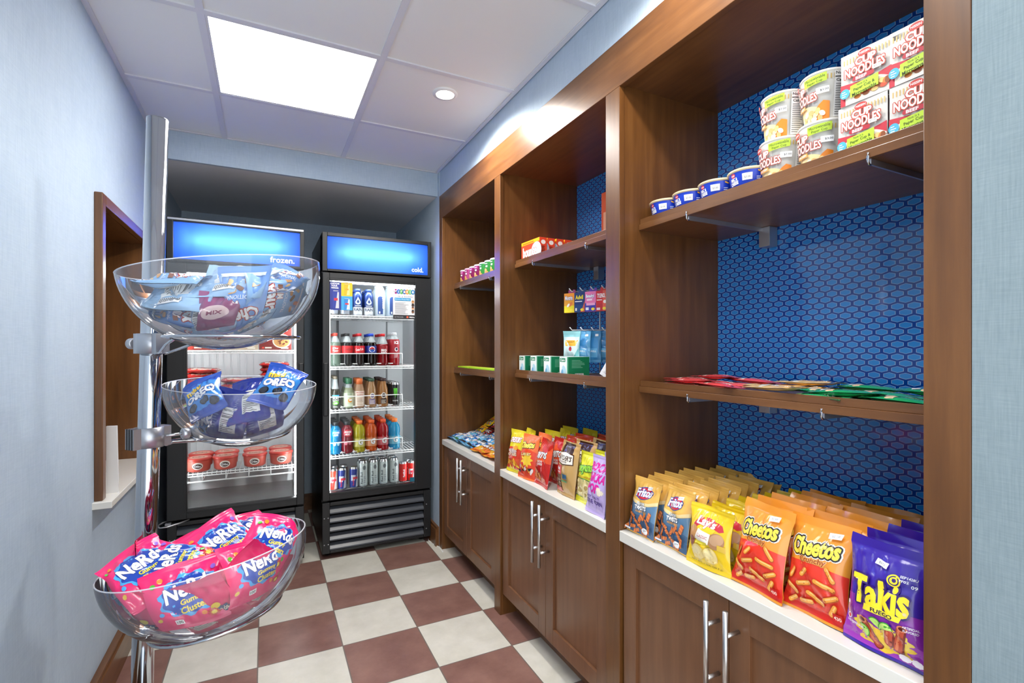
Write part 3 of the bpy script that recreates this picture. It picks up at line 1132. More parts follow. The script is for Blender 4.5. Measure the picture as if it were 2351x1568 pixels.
ia = Art(); ia.text('ICE', .004, .150, .020, '#ffffff', .030, .02); ia.ell(.002, .105, .011, .014, '#e8d8e0'); ia.ell(.004, .107, .007, .009, '#241c30'); ia.lines(-.012, .016, .052, .085, 4, '#f2d6da')
parts = [('body', body_mesh(ICE, (176, 24, 36), .172)), ('cap', cap_mesh(.0155, .198, .217, (225, 225, 228))), ('label', label_band(ICE, .045, .168, (150, 20, 34), ia))]
fill('soda_bottle', 'bottle', parts, [cx_cols[5]], YR[:3], z, 'straight red drink bottle with a white cap', 'soda bottles on the second cooler shelf', 'second shelf')

# top shelf
z = CSH[0]
ra = Art(); ra.rect(-.03, .002, .03, .052, '#c8ccd2'); ra.text('RAIN', 0, .038, .019, '#1c2a4c', .050, .03)
ra.poly([(0, .118), (-.017, .086), (-.013, .074), (0, .069), (.013, .074), (.017, .086)], '#b8c8dc'); ra.poly([(0, .104), (-.009, .086), (0, .078), (.009, .086)], '#1c3064'); ra.rect(-.018, .060, .018, .064, '#e0e6ee')
m = MB(); m.lathe(ALUB, mat('blue_aluminium', (26, 50, 108), .3, .3), 28)
m.lathe([(interp(ALUB, .001) + .0004, .001), (.0309, .006), (.0309, .054)], mat('silver_print', (196, 200, 206), .3, .4), 28, cap0=False, cap1=False)
m.art(ra, lambda x, y, l: ((interp(ALUB, y) + .0005 + l) * math.sin(x / .0305), -(interp(ALUB, y) + .0005 + l) * math.cos(x / .0305), y), .008)
parts = [('body', m.mesh('body')), ('cap', cap_mesh(.0195, .152, .172, (28, 52, 112)))]
fill('water_bottle', 'bottle', parts, [.529, .597], YR[:3], z, 'navy and silver aluminium water bottle', 'aluminium bottles on the top cooler shelf', 'top shelf')
sa = Art(); sa.rect(-.022, .012, .012, .105, '#24407c'); sa.ell(-.005, .112, .017, .016, '#24407c'); sa.text('smart', .014, .085, .018, '#ffffff', .072, .03, 90); sa.rect(-.014, .016, -.006, .03, '#e8eef6')
m = MB(); m.lathe(SMART, hazy_mat('clear_water_bottle', (232, 240, 244), .6), 26)
m.art(sa, lambda x, y, l: ((interp(SMART, y) + l) * math.sin(x / .0335), -(interp(SMART, y) + l) * math.cos(x / .0335), y), .008)
parts = [('body', m.mesh('body')), ('cap', cap_mesh(.014, .196, .214, (236, 238, 240)))]
fill('water_bottle', 'bottle', parts, [.672, .750], YR[:3], z, 'clear water bottle with white cap and blue lettering', 'clear bottles on the top cooler shelf', 'top shelf')
parts = can_parts(TALL, (176, 182, 190), Art().rect(-.012, .03, .012, .10, '#2c4694'), .5)
fill('drink_can', 'can', parts, [.381, .450], YR[:2], z, 'tall silver drink can half hidden by the drink poster', 'cans behind the poster', 'top shelf')

# third shelf
z = CSH[2]
ta = Art(); ta.rect(-.022, .076, .022, .088, '#4aa0d8'); ta.text('PURE', 0, .066, .010, '#e8e8e4', .034, .02); ta.text('LEAF', 0, .053, .010, '#e8e8e4', .034, .02); ta.ell(0, .038, .018, .012, '#58b82c', 12); ta.rect(-.008, .032, .008, .042, '#ffffff'); ta.lines(-.016, .016, .01, .022, 2, '#c8c8c0')
parts = [('body', body_mesh(TEA, (58, 54, 40), .125)), ('cap', cap_mesh(.0145, .186, .205, (110, 100, 84))), ('label', label_band(TEA, .008, .092, (40, 44, 38), ta))]
fill('tea_bottle', 'bottle', parts, [cx_cols[0]], YR[:3], z, 'slim dark tea bottle with a pale blue label stripe', 'bottles on the third cooler shelf', 'third shelf')
ta = Art(); ta.text('Simply', 0, .090, .009, '#2c6040', .030, .01); ta.ell(.002, .050, .013, .013, '#f09a24'); ta.rect(-.004, .048, .014, .058, '#ffffff'); ta.rect(-.018, .012, .018, .026, '#d8e4d0')
parts = [('body', body_mesh(TEA, (176, 184, 150), .130)), ('cap', cap_mesh(.020, .155, .190, (22, 92, 58))), ('label', label_band(TEA, .010, .098, (196, 204, 176), ta))]
fill('juice_bottle', 'bottle', parts, [cx_cols[1] + .01], YR[:3], z, 'slim juice bottle with a tall green cap', 'bottles on the third cooler shelf', 'third shelf')
ta = Art(); ta.text('PROTEIN', 0, .098, .010, '#a83c28', .048, .02); ta.text('SHAKE', 0, .083, .009, '#a83c28', .040, .02); ta.lines(-.02, .02, .02, .07, 5, '#b89878')
parts = [('body', body_mesh(COFF, (214, 172, 136))), ('cap', cap_mesh(.021, .150, .186, (222, 112, 54))), ('label', label_band(COFF, .012, .108, (232, 216, 202), ta))]
fill('shake_bottle', 'bottle', parts, [cx_cols[2]], YR[:3], z, 'tan shake bottle with an orange cap', 'bottles on the third cooler shelf', 'third shelf')
for i, lc, cc, w in ((3, '#8a7a9a', (56, 84, 66), 'pale coffee bottle with a dark green lid'), (4, '#3c2418', (52, 26, 26), 'caramel coffee bottle with a dark brown lid')):
    ta = Art(); ta.ell(0, .075, .016, .018, '#e8e4dc'); ta.ell(0, .075, .012, .013, lc); ta.rect(-.02, .02, .02, .055, lc); ta.lines(-.016, .016, .024, .05, 3, '#e8dccc')
    m = MB(); m.lathe(COFF, liquid((200, 158, 112) if i == 3 else (196, 140, 84)), 26)
    m.art(ta, lambda x, y, l: ((interp(COFF, y) + l) * math.sin(x / .032), -(interp(COFF, y) + l) * math.cos(x / .032), y), .008)
    parts = [('body', m.mesh('body')), ('cap', cap_mesh(.0208, .166, .184, cc))]
    fill('coffee_bottle', 'bottle', parts, [cx_cols[i]], YR[:4], z, w, 'bottles on the third cooler shelf', 'third shelf')
ta = Art()
for k in (-1, 0, 1):
    ta.poly([(k * .008 - .004, .118), (k * .008 + .003, .118), (k * .008 + .002, .072 - .008 * (k == 0)), (k * .008 - .001, .066 - .01 * (k == 0))], '#58d030')
ta.text('MONSTER', 0, .036, .008, '#d8d8d8', .036, .02)
T2 = [(r, z_ * .93) for r, z_ in TALL]
parts = can_parts(T2, (16, 18, 18), ta)
fill('drink_can', 'can', parts, [cx_cols[5] + .004], YR[:4], z, 'tall black can with three green claw marks', 'black cans on the third cooler shelf', 'third shelf')

# fourth shelf: sport drinks
z = CSH[3]
spd = [('bright blue sport drink with a black cap', (22, 150, 206), (26, 28, 32), 'POWER', 'ADE', '#2a86d0'),
       ('dark red sport drink with a black cap', (150, 20, 40), (26, 28, 32), 'POWER', 'ADE', '#c02838'),
       ('yellow sport drink with an orange cap', (206, 196, 40), (236, 116, 40), 'G', None, None),
       ('orange sport drink with an orange cap', (226, 100, 20), (232, 100, 36), 'G', None, None),
       ('red sport drink with an orange cap', (190, 16, 24), (228, 84, 36), 'G', None, None),
       ('light blue sport drink with an orange cap', (48, 170, 214), (236, 120, 40), 'G', None, None)]
for i, (lab, c, cc, w1, w2_, lc) in enumerate(spd):
    a = Art()
    m = MB(); m.lathe(SPORT, liquid(c), 28)
    parts = [('body', None), ('cap', cap_mesh(.0195, .178, .201, cc))]
    if w2_:
        a.ell(0, .130, .028, .022, lc); a.text(w1, 0, .136, .011, '#ffffff', .040, .04); a.text(w2_, -.004, .122, .011, '#ffffff', .028, .04)
        a.ell(-.012, .066, .009, .012, '#a8dcec' if i == 0 else '#c86878'); a.ell(.012, .066, .009, .012, '#a8dcec' if i == 0 else '#c86878')
        m.art(a, lambda x, y, l: ((interp(SPORT, y) + l) * math.sin(x / .0362), -(interp(SPORT, y) + l) * math.cos(x / .0362), y), .008)
    else:
        a.text('G', .004, .066, .034, '#f4f4f4', .027, .045, 0, .12, '#6a6e74', .035)
        parts.append(('label', label_band(SPORT, .036, .088, tuple(int(k * .55 + 85) for k in c), a)))
    parts[0] = ('body', m.mesh('body'))
    fill('sport_drink_bottle', 'bottle', parts, [cx_cols[i]], YR[:4], z, lab, 'sport drink bottles on the fourth cooler shelf', 'fourth shelf')

# cooler floor: cans
z = .385
def rb(c1, c2, small=True):
    a = Art()
    h = .122 if small else .15
    a.poly([(.002, .010), (.026, .010), (.026, h), (.014, h)], c2)
    a.poly([(-.026, .05), (-.004, .05), (.004, .085), (-.026, .085)], c2)
    a.rect(-.014, h * .48, .016, h * .6, '#c8283c')
    a.text('RedBull', -.012, .045, .009, '#d02034', .05, .02, 90)
    return a
cans = [(.381, SMALL, (222, 70, 52), 'small red can', rb('#e04830', '#d8d4d0')), (.434, SMALL, (34, 52, 128), 'small blue and silver can', rb('', '#c0c6d0')), (.505, SMALL, (34, 52, 130), 'small blue and silver can', rb('', '#c0c6d0'))]
tall_a = Art(); tall_a.text('Red Bull', -.010, .060, .012, '#50585e', .075, .03, 90); tall_a.ell(.006, .125, .010, .014, '#6c7478'); tall_a.lines(.002, .018, .03, .075, 4, '#88909a'); tall_a.rect(-.02, .012, .022, .014, '#88909a')
for k, (x, pr_, c, w, art) in enumerate(cans):
    thing('drink_can', can_parts(pr_, c, art), loc=(x, 3.335, z), rot=(0, 0, .1 * k), label=w + ['', ' beside the leftmost red one on the cooler floor', ' beside the row of tall silver cans'][k] + (' leftmost on the cooler floor' if k == 0 else ''), cat='can', group='cans on the cooler floor')
TP = can_parts(TALL, (200, 210, 208), tall_a, .2)
for k, x in enumerate((.563, .629, .692, .761)):
    for r, y in enumerate((3.338, 3.402)):
        thing('drink_can', TP, loc=(x, y, z), rot=(0, 0, random.uniform(-.15, .15)), label='%s tall silver can from the left on the cooler floor, %s row' % (ORD[k], ['front', 'second'][r]), cat='can', group='tall silver cans on the cooler floor')
RP = can_parts(SMALL, (216, 40, 34), rb('', '#d8d8dc'))
RP2 = can_parts(SMALL, (214, 40, 36), art_word(['RedBull'], .06, .012, '#ffffff', .05, .02, None, 90))
thing('drink_can', RP2, loc=(.822, 3.338, z), label='plain bright red can right of the tall silver cans', cat='can', group='cans on the cooler floor')
thing('drink_can', RP, loc=(.879, 3.338, z), label='red and silver can behind the small teal sticker', cat='can', group='cans on the cooler floor')
thing('drink_can', RP, loc=(.868, 3.400, z), label='red and silver can behind the one with the teal sticker', cat='can', group='cans on the cooler floor')
thing('drink_can', can_parts(SMALL, (120, 66, 52), Art()), loc=(.452, 3.42, z), label='brown can behind the small blue can on the cooler floor', cat='can', group='cans on the cooler floor')
thing('drink_can', can_parts(SMALL, (206, 60, 50), Art()), loc=(.392, 3.42, z), label='red can behind the small red can on the cooler floor', cat='can', group='cans on the cooler floor')

# freezer: meals, sandwiches, tubs
def carton(name, w, d, h, c, art, side=None, sideart=None, top=None):
    m = MB()
    m.box(-w / 2, w / 2, -d / 2, d / 2, 0, h, ink(c), .0008)
    if top:
        m.box(-w / 2 + .001, w / 2 - .001, -d / 2 + .001, d / 2 - .001, h, h + .0003, ink(top))
    if art:
        m.art(art, lambda x, y, l: (x, -d / 2 - l, y))
    if side:
        m.box(w / 2, w / 2 + .0003, -d / 2 + .001, d / 2 - .001, .001, h - .001, ink(side))
        m.box(-w / 2 - .0003, -w / 2, -d / 2 + .001, d / 2 - .001, .001, h - .001, ink(side))
    if sideart:
        m.art(sideart, lambda x, y, l: (-w / 2 - .0004 - l, -x, y))
    return m.mesh(name)
def meal_art(c2, bowl):
    a = Art()
    a.rect(-.085, .0, .085, .05, c2)
    a.text('CLASSIC', -.045, .145, .016, '#f4e8d8', .06, .02)
    a.ell(.034, .052, .050, .042, '#e8e0d4'); a.ell(.034, .052, .043, .036, bowl)
    for k in range(16):
        an = k * 2.4
        a.ell(.034 + .028 * math.cos(an) * math.sqrt(k / 16), .052 + .024 * math.sin(an) * math.sqrt(k / 16), .009, .006, ('#c08848', '#7a3a1c', '#e0b060')[k % 3], k * 40)
    a.ell(-.065, .012, .006, .006, '#e04030'); a.rect(-.055, .008, -.02, .016, '#f0e4d8'); a.rect(.03, .006, .07, .014, '#f4ece0')
    return a
for k, (x, c, c2, bowl, w) in enumerate(((-.300, (188, 60, 44), '#a83424', '#c89858', 'left of three'), (-.124, (226, 214, 200), '#c8b49c', '#d8a868', 'middle one of three'), (.052, (150, 42, 34), '#7c2018', '#d09a58', 'right one of three'))):
    thing('frozen_meal_box', [('carton', carton('carton', .172, .13, .185, c, meal_art(c2, bowl)))], loc=(x, 3.36, FSH[0]), label='frozen meal box picturing food, %s on the top freezer shelf' % w, cat='box', group='frozen meal boxes')
def pack_mesh(c, c2, seed):
    m = MB()
    fn = bag_surface(.165, .175, .030, seed, .010, .8, .02, 9)
    nx, ny = 26, 26
    for side in (-1, 1):
        vs = [fn(-.0825 + .165 * i / nx, .175 * j / ny, 0, side) for j in range(ny + 1) for i in range(nx + 1)]
        fs = [(j * (nx + 1) + i, j * (nx + 1) + i + 1, (j + 1) * (nx + 1) + i + 1, (j + 1) * (nx + 1) + i) for j in range(ny) for i in range(nx)]
        m.add(vs, fs if side < 0 else [f[::-1] for f in fs], foil(c), True)
    a = Art(); a.rect(-.078, .055, .078, .075, c2); a.text('Deli', 0, .10, .03, '#f4dcd0', .06, .03); a.rect(-.05, .012, .05, .04, '#e8c8b8')
    m.art(a, lambda x, y, l: fn(x, y, l + .0004, -1), .012, foil)
    m.v = [(x, y_ - .0875, -z_) for x, z_, y_ in m.v]
    # lie flat: front face up
    return m.mesh('sandwich_pack')
PK = [pack_mesh((196, 54, 50), '#e07a68', 3), pack_mesh((206, 66, 58), '#a83838', 8)]
def packs(x, n, where):
    for k in range(n):
        ob('sandwich_pack', PK[k % 2], loc=(x + .004 * math.sin(k * 3), 3.362 + .004 * math.cos(k * 2), FSH[1] + .016 + k * .0298), rot=(0, 0, .06 * math.sin(k * 4 + x)), label='red frozen sandwich pack, %s' % (where % ('bottom one' if k == 0 else ORD[k] + ' one up')), cat='packet', group='wrapped sandwiches in the freezer')
packs(-.322, 4, '%s in the left stack in the freezer')
packs(-.146, 2, '%s in the low middle stack in the freezer')
packs(.050, 5, '%s in the tallest stack in the freezer')
tb = [(.048, 0), (.056, .006), (.062, .066), (.062, .068)]
m = MB(); m.lathe(tb, mat('red_tub', (214, 92, 76), .4), 36)
a = Art(); a.ell(0, .034, .026, .020, '#f2e6dc'); a.ell(0, .033, .020, .013, '#4a2a24'); a.text('Dibs', 0, .033, .012, '#ffffff', .030, .03)
m.art(a, lambda x, y, l: ((interp(tb, y) + l) * math.sin(x / .058), -(interp(tb, y) + l) * math.cos(x / .058), y), .008)
TB = m.mesh('tub')
m = MB(); m.lathe([(.0625, .060), (.0655, .062), (.0655, .071), (.060, .0765), (.057, .075), (.0001, .075)], mat('red_tub_lid', (206, 66, 54), .35), 36)
a = Art(); a.ell(0, 0, .045, .045, '#e8a890'); a.text('Dibs', 0, .0, .022, '#6a2018', .06, .03)
m.art(a, lambda x, y, l: (x, y, .0752 + l))
TL_ = m.mesh('lid')
for k, x in enumerate((-.338, -.2075, -.056, .083)):
    for r, y in enumerate((3.345, 3.482)):
        thing('ice_cream_tub', [('tub', TB), ('lid', TL_)], loc=(x, y, FSH[2]), rot=(0, 0, .1 * math.sin(k * 3 + r)), label='%s red tub from the left on the low freezer shelf, %s row' % (ORD[k], ['front', 'back'][r]), cat='tub', group='ice cream tubs in the freezer')
# ------------------------------------------------------------------ candy stand with clear bowls
BR, BH = .21, .19
bowls = [('top', (-.0853, 1.3796, 1.463), (-.1327, -.0045)), ('middle', (-.0612, 1.7735, 1.1638), (.0242, -.0737)), ('bottom', (-.1181, 1.3771, .8027), (-.1304, .0877))]
P0, P1 = Vector((-.2965, 1.6065, .012)), Vector((-.2505, 1.5832, 1.87))
def pole_at(z):
    return P0 + (P1 - P0) * ((z - P0.z) / (P1.z - P0.z))
st = thing('candy_stand', [], loc=(P0.x, P0.y, 0), label='chrome pole candy stand with clamped wire rings by the blue wall', cat='display stand')
SO = (P0.x, P0.y, 0)
m = MB()
m.rod(P0, P1, .0243, CHROME, 40)
m.lathe([(.0243, 0), (.0235, .002), (.0001, .0025)], CHROME, 40, tuple(P1), cap0=False)
sub('pole', m, st, SO)
m = MB(); m.lathe([(.17, 0), (.17, .006), (.165, .010), (.03, .014), (.026, .05), (.0246, .055)], CHROME, 48, (P0.x, P0.y, 0)); sub('base', m, st, SO)

def bowl_frame(c, t):
    n = Vector((t[0], t[1], 1)).normalized()
    x = Vector((1, 0, 0)); x = (x - n * x.dot(n)).normalized()
    y = n.cross(x)
    M = Matrix((x, y, n)).transposed().to_4x4()
    M.translation = Vector(c)
    return M
def bowl_mesh():
    m = MB()
    N = 56
    prof = []
    for k in range(25):
        a = PI / 2 * k / 24
        prof.append((max(BR * math.sin(a), .0001), -BH * math.cos(a)))
    m.lathe(prof, CLEAR, N, cap0=False, cap1=False)
    th = .0028
    m.lathe([(max(r - th * r / BR, .0001), z + th * (1 - r / BR * .3)) for r, z in prof[:-1]] + [(BR - th, 0)], CLEAR, N, cap0=False, cap1=False)
    m.lathe([(BR, 0), (BR + .0004, .0012), (BR - th / 2, .0022), (BR - th, .0012), (BR - th, 0)], RIM, N, cap0=False, cap1=False)
    return m.mesh('candy_bowl')
BOWL = bowl_mesh()
BM = []
what = ['pale blue snack mix bags', 'dark blue mini cookie bags', 'pink candy bags']
for k, (nm, c, t) in enumerate(bowls):
    M = bowl_frame(c, t)
    BM.append(M)
    ob('candy_bowl', BOWL, M=M, label='clear acrylic bowl holding %s, %s of the three on the stand' % (what[k], nm), cat='bowl', group='clear bowls on the candy stand')
    # wire ring under the bowl, arms and clamp
    rr = .143
    rc = M @ Vector((0, 0, -.150)) + Vector((0, 0, -.012))
    if k:
        rr, rc = .1345, M @ Vector((0, 0, -.150))
    rot3 = M.to_3x3() if k else Matrix.Identity(3)
    ring = [rc + rot3 @ Vector((rr * math.cos(2 * PI * i / 48), rr * math.sin(2 * PI * i / 48), 0)) for i in range(48)]
    cz = [1.288, 1.045, .62][k]
    pc = pole_at(cz)
    toward = (Vector((c[0], c[1], cz)) - pc); toward.z = 0; toward.normalize()
    side = Vector((-toward.y, toward.x, 0))
    m = MB()
    m.tube(ring, .0036, CHROME, 10, True)
    for s_ in (-1, 1):
        a0 = pc + toward * .034 + side * (.012 * s_) + Vector((0, 0, .024))
        e = rc - toward * (rr * .93) + side * (rr * .36 * s_)
        m.tube([a0 + Vector((0, 0, -.05)), a0 + toward * .02 + Vector((0, 0, -.046)), (a0 + e) / 2 + Vector((0, 0, -.022)), e], .0036, CHROME, 8)
    sub('wire_ring', m, st, SO)
    # clamp: collar with two lugs and a knurled knob
    m = MB()
    Mc = Matrix((toward, side, Vector((0, 0, 1)))).transposed().to_4x4(); Mc.translation = pc
    m.lathe([(.0246, -.026), (.033, -.0255), (.033, .0255), (.0246, .026)], ALU, 36, cap0=False, cap1=False, M=Mc)
    for sx, s_ in ((-.046, -1), (.028, 1)):
        poly = [(sx, -.017), (sx + .018, -.017), (sx + .018, .017), (sx, .017)]
        m.prism(poly, -.026, .026, ALU, Mc)
    for yy in (-.010, .0, .010):
        m.prism([(-.0475, yy - .002), (-.044, yy - .002), (-.044, yy + .002), (-.0475, yy + .002)], -.0262, .0262, BLACKP, Mc)
    cl = sub('clamp', m, st, SO)
    m = MB()
    sgn = -1 if k != 1 else 1
    b0 = Mc @ Vector((.03 * sgn, .0 if k != 1 else -.02, 0)); b1 = Mc @ Vector((.075 * sgn, -.002 if k != 1 else -.03, 0))
    d = (b1 - b0).normalized()
    m.rod(b0, b1, .004, STEEL, 10)
    q = d.to_track_quat('Z', 'Y').to_matrix().to_4x4(); q.translation = b1
    prof = [(.0115, -.009), (.0145, -.007), (.0145, .007), (.0115, .009)]
    m.lathe(prof, ALU, 40, M=q)
    sub('knob', m, cl, SO)

# bags in the bowls
def pose(c, n, x):
    n = Vector(n).normalized(); x = Vector(x); x = (x - n * x.dot(n)).normalized()
    M = Matrix((x, -n, x.cross(-n))).transposed().to_4x4()
    M.translation = Vector(c)
    return M
CR, CF = Vector((.8925, -.4511, 0)), Vector((-.4511, -.8925, 0))   # along the room's width / towards the open end
def drape(me, bi, M, name):
    """press a bag against the inside of its bowl: its own mesh, bent where it would poke through"""
    inv = BM[bi].inverted()
    Mi = M.inverted()
    out = me.copy()
    out.name = name
    a, b, r0, dr = BR - .007, BH - .007, .80, .17
    for v in out.vertices:
        p = inv @ (M @ v.co)
        zz = min(p.z, 0.0)
        r = math.sqrt((p.x ** 2 + p.y ** 2) / a ** 2 + (zz / b) ** 2)
        if r > r0:
            rn = r0 + dr * (1 - math.exp(-(r - r0) / dr))
            k = rn / r
            if p.z > 0:
                k = k + (1 - k) * min(1.0, p.z / .05)
                p.x *= k; p.y *= k
            else:
                p = p * k
            v.co = Mi @ (BM[bi] @ p)
    out.update()
    return out
def place_bag(name, mesh, bi, M, W, H, T, label, group, cat='candy bag'):
    M = M @ Matrix.Translation((0, 0, -H / 2))
    ob(name, drape(mesh, bi, M, name), M=M, label=label, cat=cat, group=group)

# pink candy bags
def pink_art():
    a = Art()
    W, H = .150, .160
    a.blob(.012, .088, .060, .046, '#4aa8e8', 1, .09, 48, 11)
    a.blob(.012, .088, .054, .041, '#1440a8', 2, .07, 48, 9)
    a.text('NeRds', .012, .100, .033, '#ffffff', .098, .035, 6, .05, '#0c2a78', .03)
    a.text('Gummy', .016, .072, .014, '#f6dc28', .050, .03, 4)
    a.text('Clusters', .018, .057, .014, '#f6dc28', .058, .03, 4)
    for i, (x, y, c) in enumerate(((-.055, .128, '#58b830'), (-.040, .135, '#f08a28'), (-.060, .045, '#f0c030'), (.055, .045, '#58a830'), (.062, .130, '#8a5ac8'), (-.05, .06, '#4aa8e8'), (.03, .035, '#f08a28'))):
        a.ell(x, y, .0055, .0055, c)
    a.blob(.048, .030, .012, .010, '#c83a28', 3, .2); a.blob(.048, .030, .006, .005, '#f0d040', 1, .2)
    a.rect(-.030, .022, -.012, .036, '#ffffff'); a.text('100', -.021, .029, .008, '#303030', .013, .02)
    return a
ba = Art(); ba.facts(-.055, .030, .050, .085); ba.blob(.035, .070, .026, .014, '#2a3c70', 1, .15); ba.text('NeRds', .035, .070, .012, '#f0e8d0', .040, .03, 8); ba.ell(.035, .090, .010, .008, '#f0d020')
PINK = [bag_mesh('candy_bag', .150, .160, .034, '#f01f6e', '#e02464', pink_art(), s_, .012, 1.2, ba) for s_ in (11, 12, 13)]
gp = 'pink candy bags in the bottom bowl'
NB = (.150, .160, .034)
BC = Vector(bowls[2][1])
hand = [((-.0940, 1.385, .800), (.05, -.60, .80), (.819, .474, .324), 0, 'pink candy bag topmost in the bottom bowl, lettering rising to the right'),
        ((.0150, 1.310, .812), (.101, -.55, .83), (.906, -.271, -.324), 0, 'pink candy bag at the right side of the bottom bowl, lettering sloping down'),
        ((-.1790, 1.335, .785), (.0, -.50, .86), (.298, .787, .541), 0, 'pink candy bag in the bottom bowl with its lettering nearly upright'),
        ((-.2400, 1.335, .785), (.051, -.50, .86), (.787, .53, .315), 0, 'pink candy bag at the left rim of the bottom bowl'),
        ((-.1500, 1.255, .745), (.0, -.80, .6), (.97, .05, .228), 0, 'pink candy bag just below the near rim of the bottom bowl'),
        ((-.010, 1.255, .775), (.2, -.75, .6), (.93, .0, .3), 0, 'pink candy bag below the right one, near side of the bottom bowl'),
        ((-.165, 1.46, .765), (0, -.35, .9), (.9, .3, .2), 0, 'pink candy bag at the back left of the bottom bowl'),
        ((-.03, 1.46, .795), (.1, -.4, .9), (.8, .5, .2), 0, 'pink candy bag at the back right of the bottom bowl'),
        (BC + CR * -.085 + CF * .105 + Vector((0, 0, -.100)), CF * .9 + Vector((0, 0, -.35)) - CR * .3, CR + Vector((0, 0, -.12)), 1, 'pink candy bag low at the left of the bottom bowl, nutrition panel towards us'),
        (BC + CR * .060 + CF * .105 + Vector((0, 0, -.085)), CF * .9 + Vector((0, 0, -.35)) + CR * .25, CR + Vector((0, 0, .42)), 1, 'pink candy bag low at the right of the bottom bowl, nutrition panel towards us'),
        (BC + CR * .135 + CF * .04 + Vector((0, 0, -.045)), CF * .6 + Vector((0, 0, -.3)) + CR * .7, CR * .7 + Vector((0, 0, .5)), 1, 'pink candy bag against the right wall of the bottom bowl'),
        (BC + CR * -.150 + CF * .02 + Vector((0, 0, -.045)), CF * .5 - CR * .8, CF * -.8 - CR * .5 + Vector((0, 0, -.1)), 0, 'pink candy bag against the left wall of the bottom bowl'),
        (BC + Vector((0, 0, -.135)), Vector((0, -.1, -1)), CR, 1, 'pink candy bag at the very bottom of the bottom bowl'),
        (BC + CR * .03 - CF * .06 + Vector((0, 0, -.09)), Vector((.1, -.2, 1)), CR, 0, 'pink candy bag buried in the middle of the bottom bowl')]
for k, (c, n, x, bk, lab) in enumerate(hand):
    M = pose(c, n, x)
    if bk:
        M = M @ Matrix.Rotation(PI, 4, 'Z')
    place_bag('candy_bag', PINK[k % 3], 2, M, *NB, lab, gp)

# snack mix bags in the top bowl
def mix_art():
    a = Art()
    a.text('Chex', .0, .120, .034, '#ffffff', .084, .04, 6, 0, '#b03020', .07)
    a.text('MIX', .020, .093, .016, '#ffffff', .032, .04, 6, 0, '#b03020', .05)
    a.text('TRADITIONAL', .0, .074, .010, '#e8f0fa', .080, .01)
    for i, (x, y, r) in enumerate(((-.03, .045, 20), (.005, .052, -30), (.030, .040, 60), (-.010, .032, 80), (.022, .060, 10))):
        a.bar(x, y, .022, .010, ('#c88a48', '#7a4a2c', '#e0b878', '#a8642c', '#d09858')[i], r)
    a.rect(.030, .086, .044, .098, '#8a4a28')
    a.rect(-.050, .016, .050, .024, '#dfe6ee')
    return a
mb_ = Art(); mb_.facts(-.045, .040, .060, .080); mb_.rect(.026, .05, .046, .1, '#f0f0f0'); mb_.lines(.028, .044, .052, .098, 10, '#303030', .5)
MW, MH, MT = .118, .165, .036
MIXB = [bag_mesh('snack_bag', MW, MH, MT, c, '#9cc0e0', mix_art(), s_, .016, 2.0, mb_) for s_, c in ((21, '#8ab6e2'), (22, '#6898d8'), (23, '#a0c4e6'))]
gm = 'pale blue snack bags in the top bowl'
UP = Vector((0, 0, 1))
topl = [(-.085, .045, -.034, UP + CF * .22, CF, 'uppermost at the left', 0, 0),
        (.055, .055, -.036, UP * .7 + CF * .75, CF, 'uppermost in the middle', 2, 1),
        (.140, .00, -.030, UP + CF * .5 + CR * .2, CR, 'uppermost at the right', 1, 0),
        (-.055, .070, -.070, UP * .75 + CF * .7, CF, 'second layer at the left', 2, 1),
        (.090, .080, -.085, CF + UP * .1, -CR - UP * .06, 'turned upside down on the near side', 1, 0),
        (-.115, .02, -.082, UP + CF * .4, CF + CR * .3, 'at the left wall', 2, 0),
        (-.060, .070, -.108, UP * .6 + CF * .8, CF, 'low on the left', 1, 0),
        (.025, .085, -.125, UP * .3 + CF, CR + UP * .1, 'low in the middle', 2, 1),
        (.105, .055, -.125, UP * .4 + CF, CR + UP * .3, 'low on the right', 1, 1),
        (.150, .03, -.080, CF * .6 + CR * .7, UP, 'at the right wall', 0, 0),
        (-.10, -.06, -.06, UP, CR, 'at the back left', 0, 0),
        (.03, -.08, -.04, UP + CF * .2, CR, 'at the back in the middle', 1, 0),
        (.12, -.06, -.05, UP, CF, 'at the back right', 2, 0),
        (-.02, .03, -.165, UP * -1 + CF * .2, CR, 'at the very bottom', 0, 0)]
for k, (dx, dy, dz, n, x, w, mi_, bk) in enumerate(topl):
    c = Vector(bowls[0][1]) + CR * dx + CF * dy + UP * dz
    M = pose(c, n, x)
    if bk:
        M = M @ Matrix.Rotation(PI, 4, 'Z')
    place_bag('snack_bag', MIXB[mi_], 0, M, MW, MH, MT, 'pale blue snack mix bag in the top bowl, %s' % w, gm, 'snack bag')
PUR = bag_mesh('snack_bag', .10, .12, .03, '#8a3a6c', '#7a3060', Art().ell(0, .06, .035, .022, '#e8c8c8').text('MIX', 0, .06, .012, '#8a3050', .04, .03), 29, .012, 1.4)
place_bag('snack_bag', PUR, 0, pose(Vector(bowls[0][1]) + CR * .045 + CF * .105 + UP * -.118, CF + UP * .3, CR), .10, .12, .03, 'small purple snack bag low on the near side of the top bowl', gm, 'snack bag')

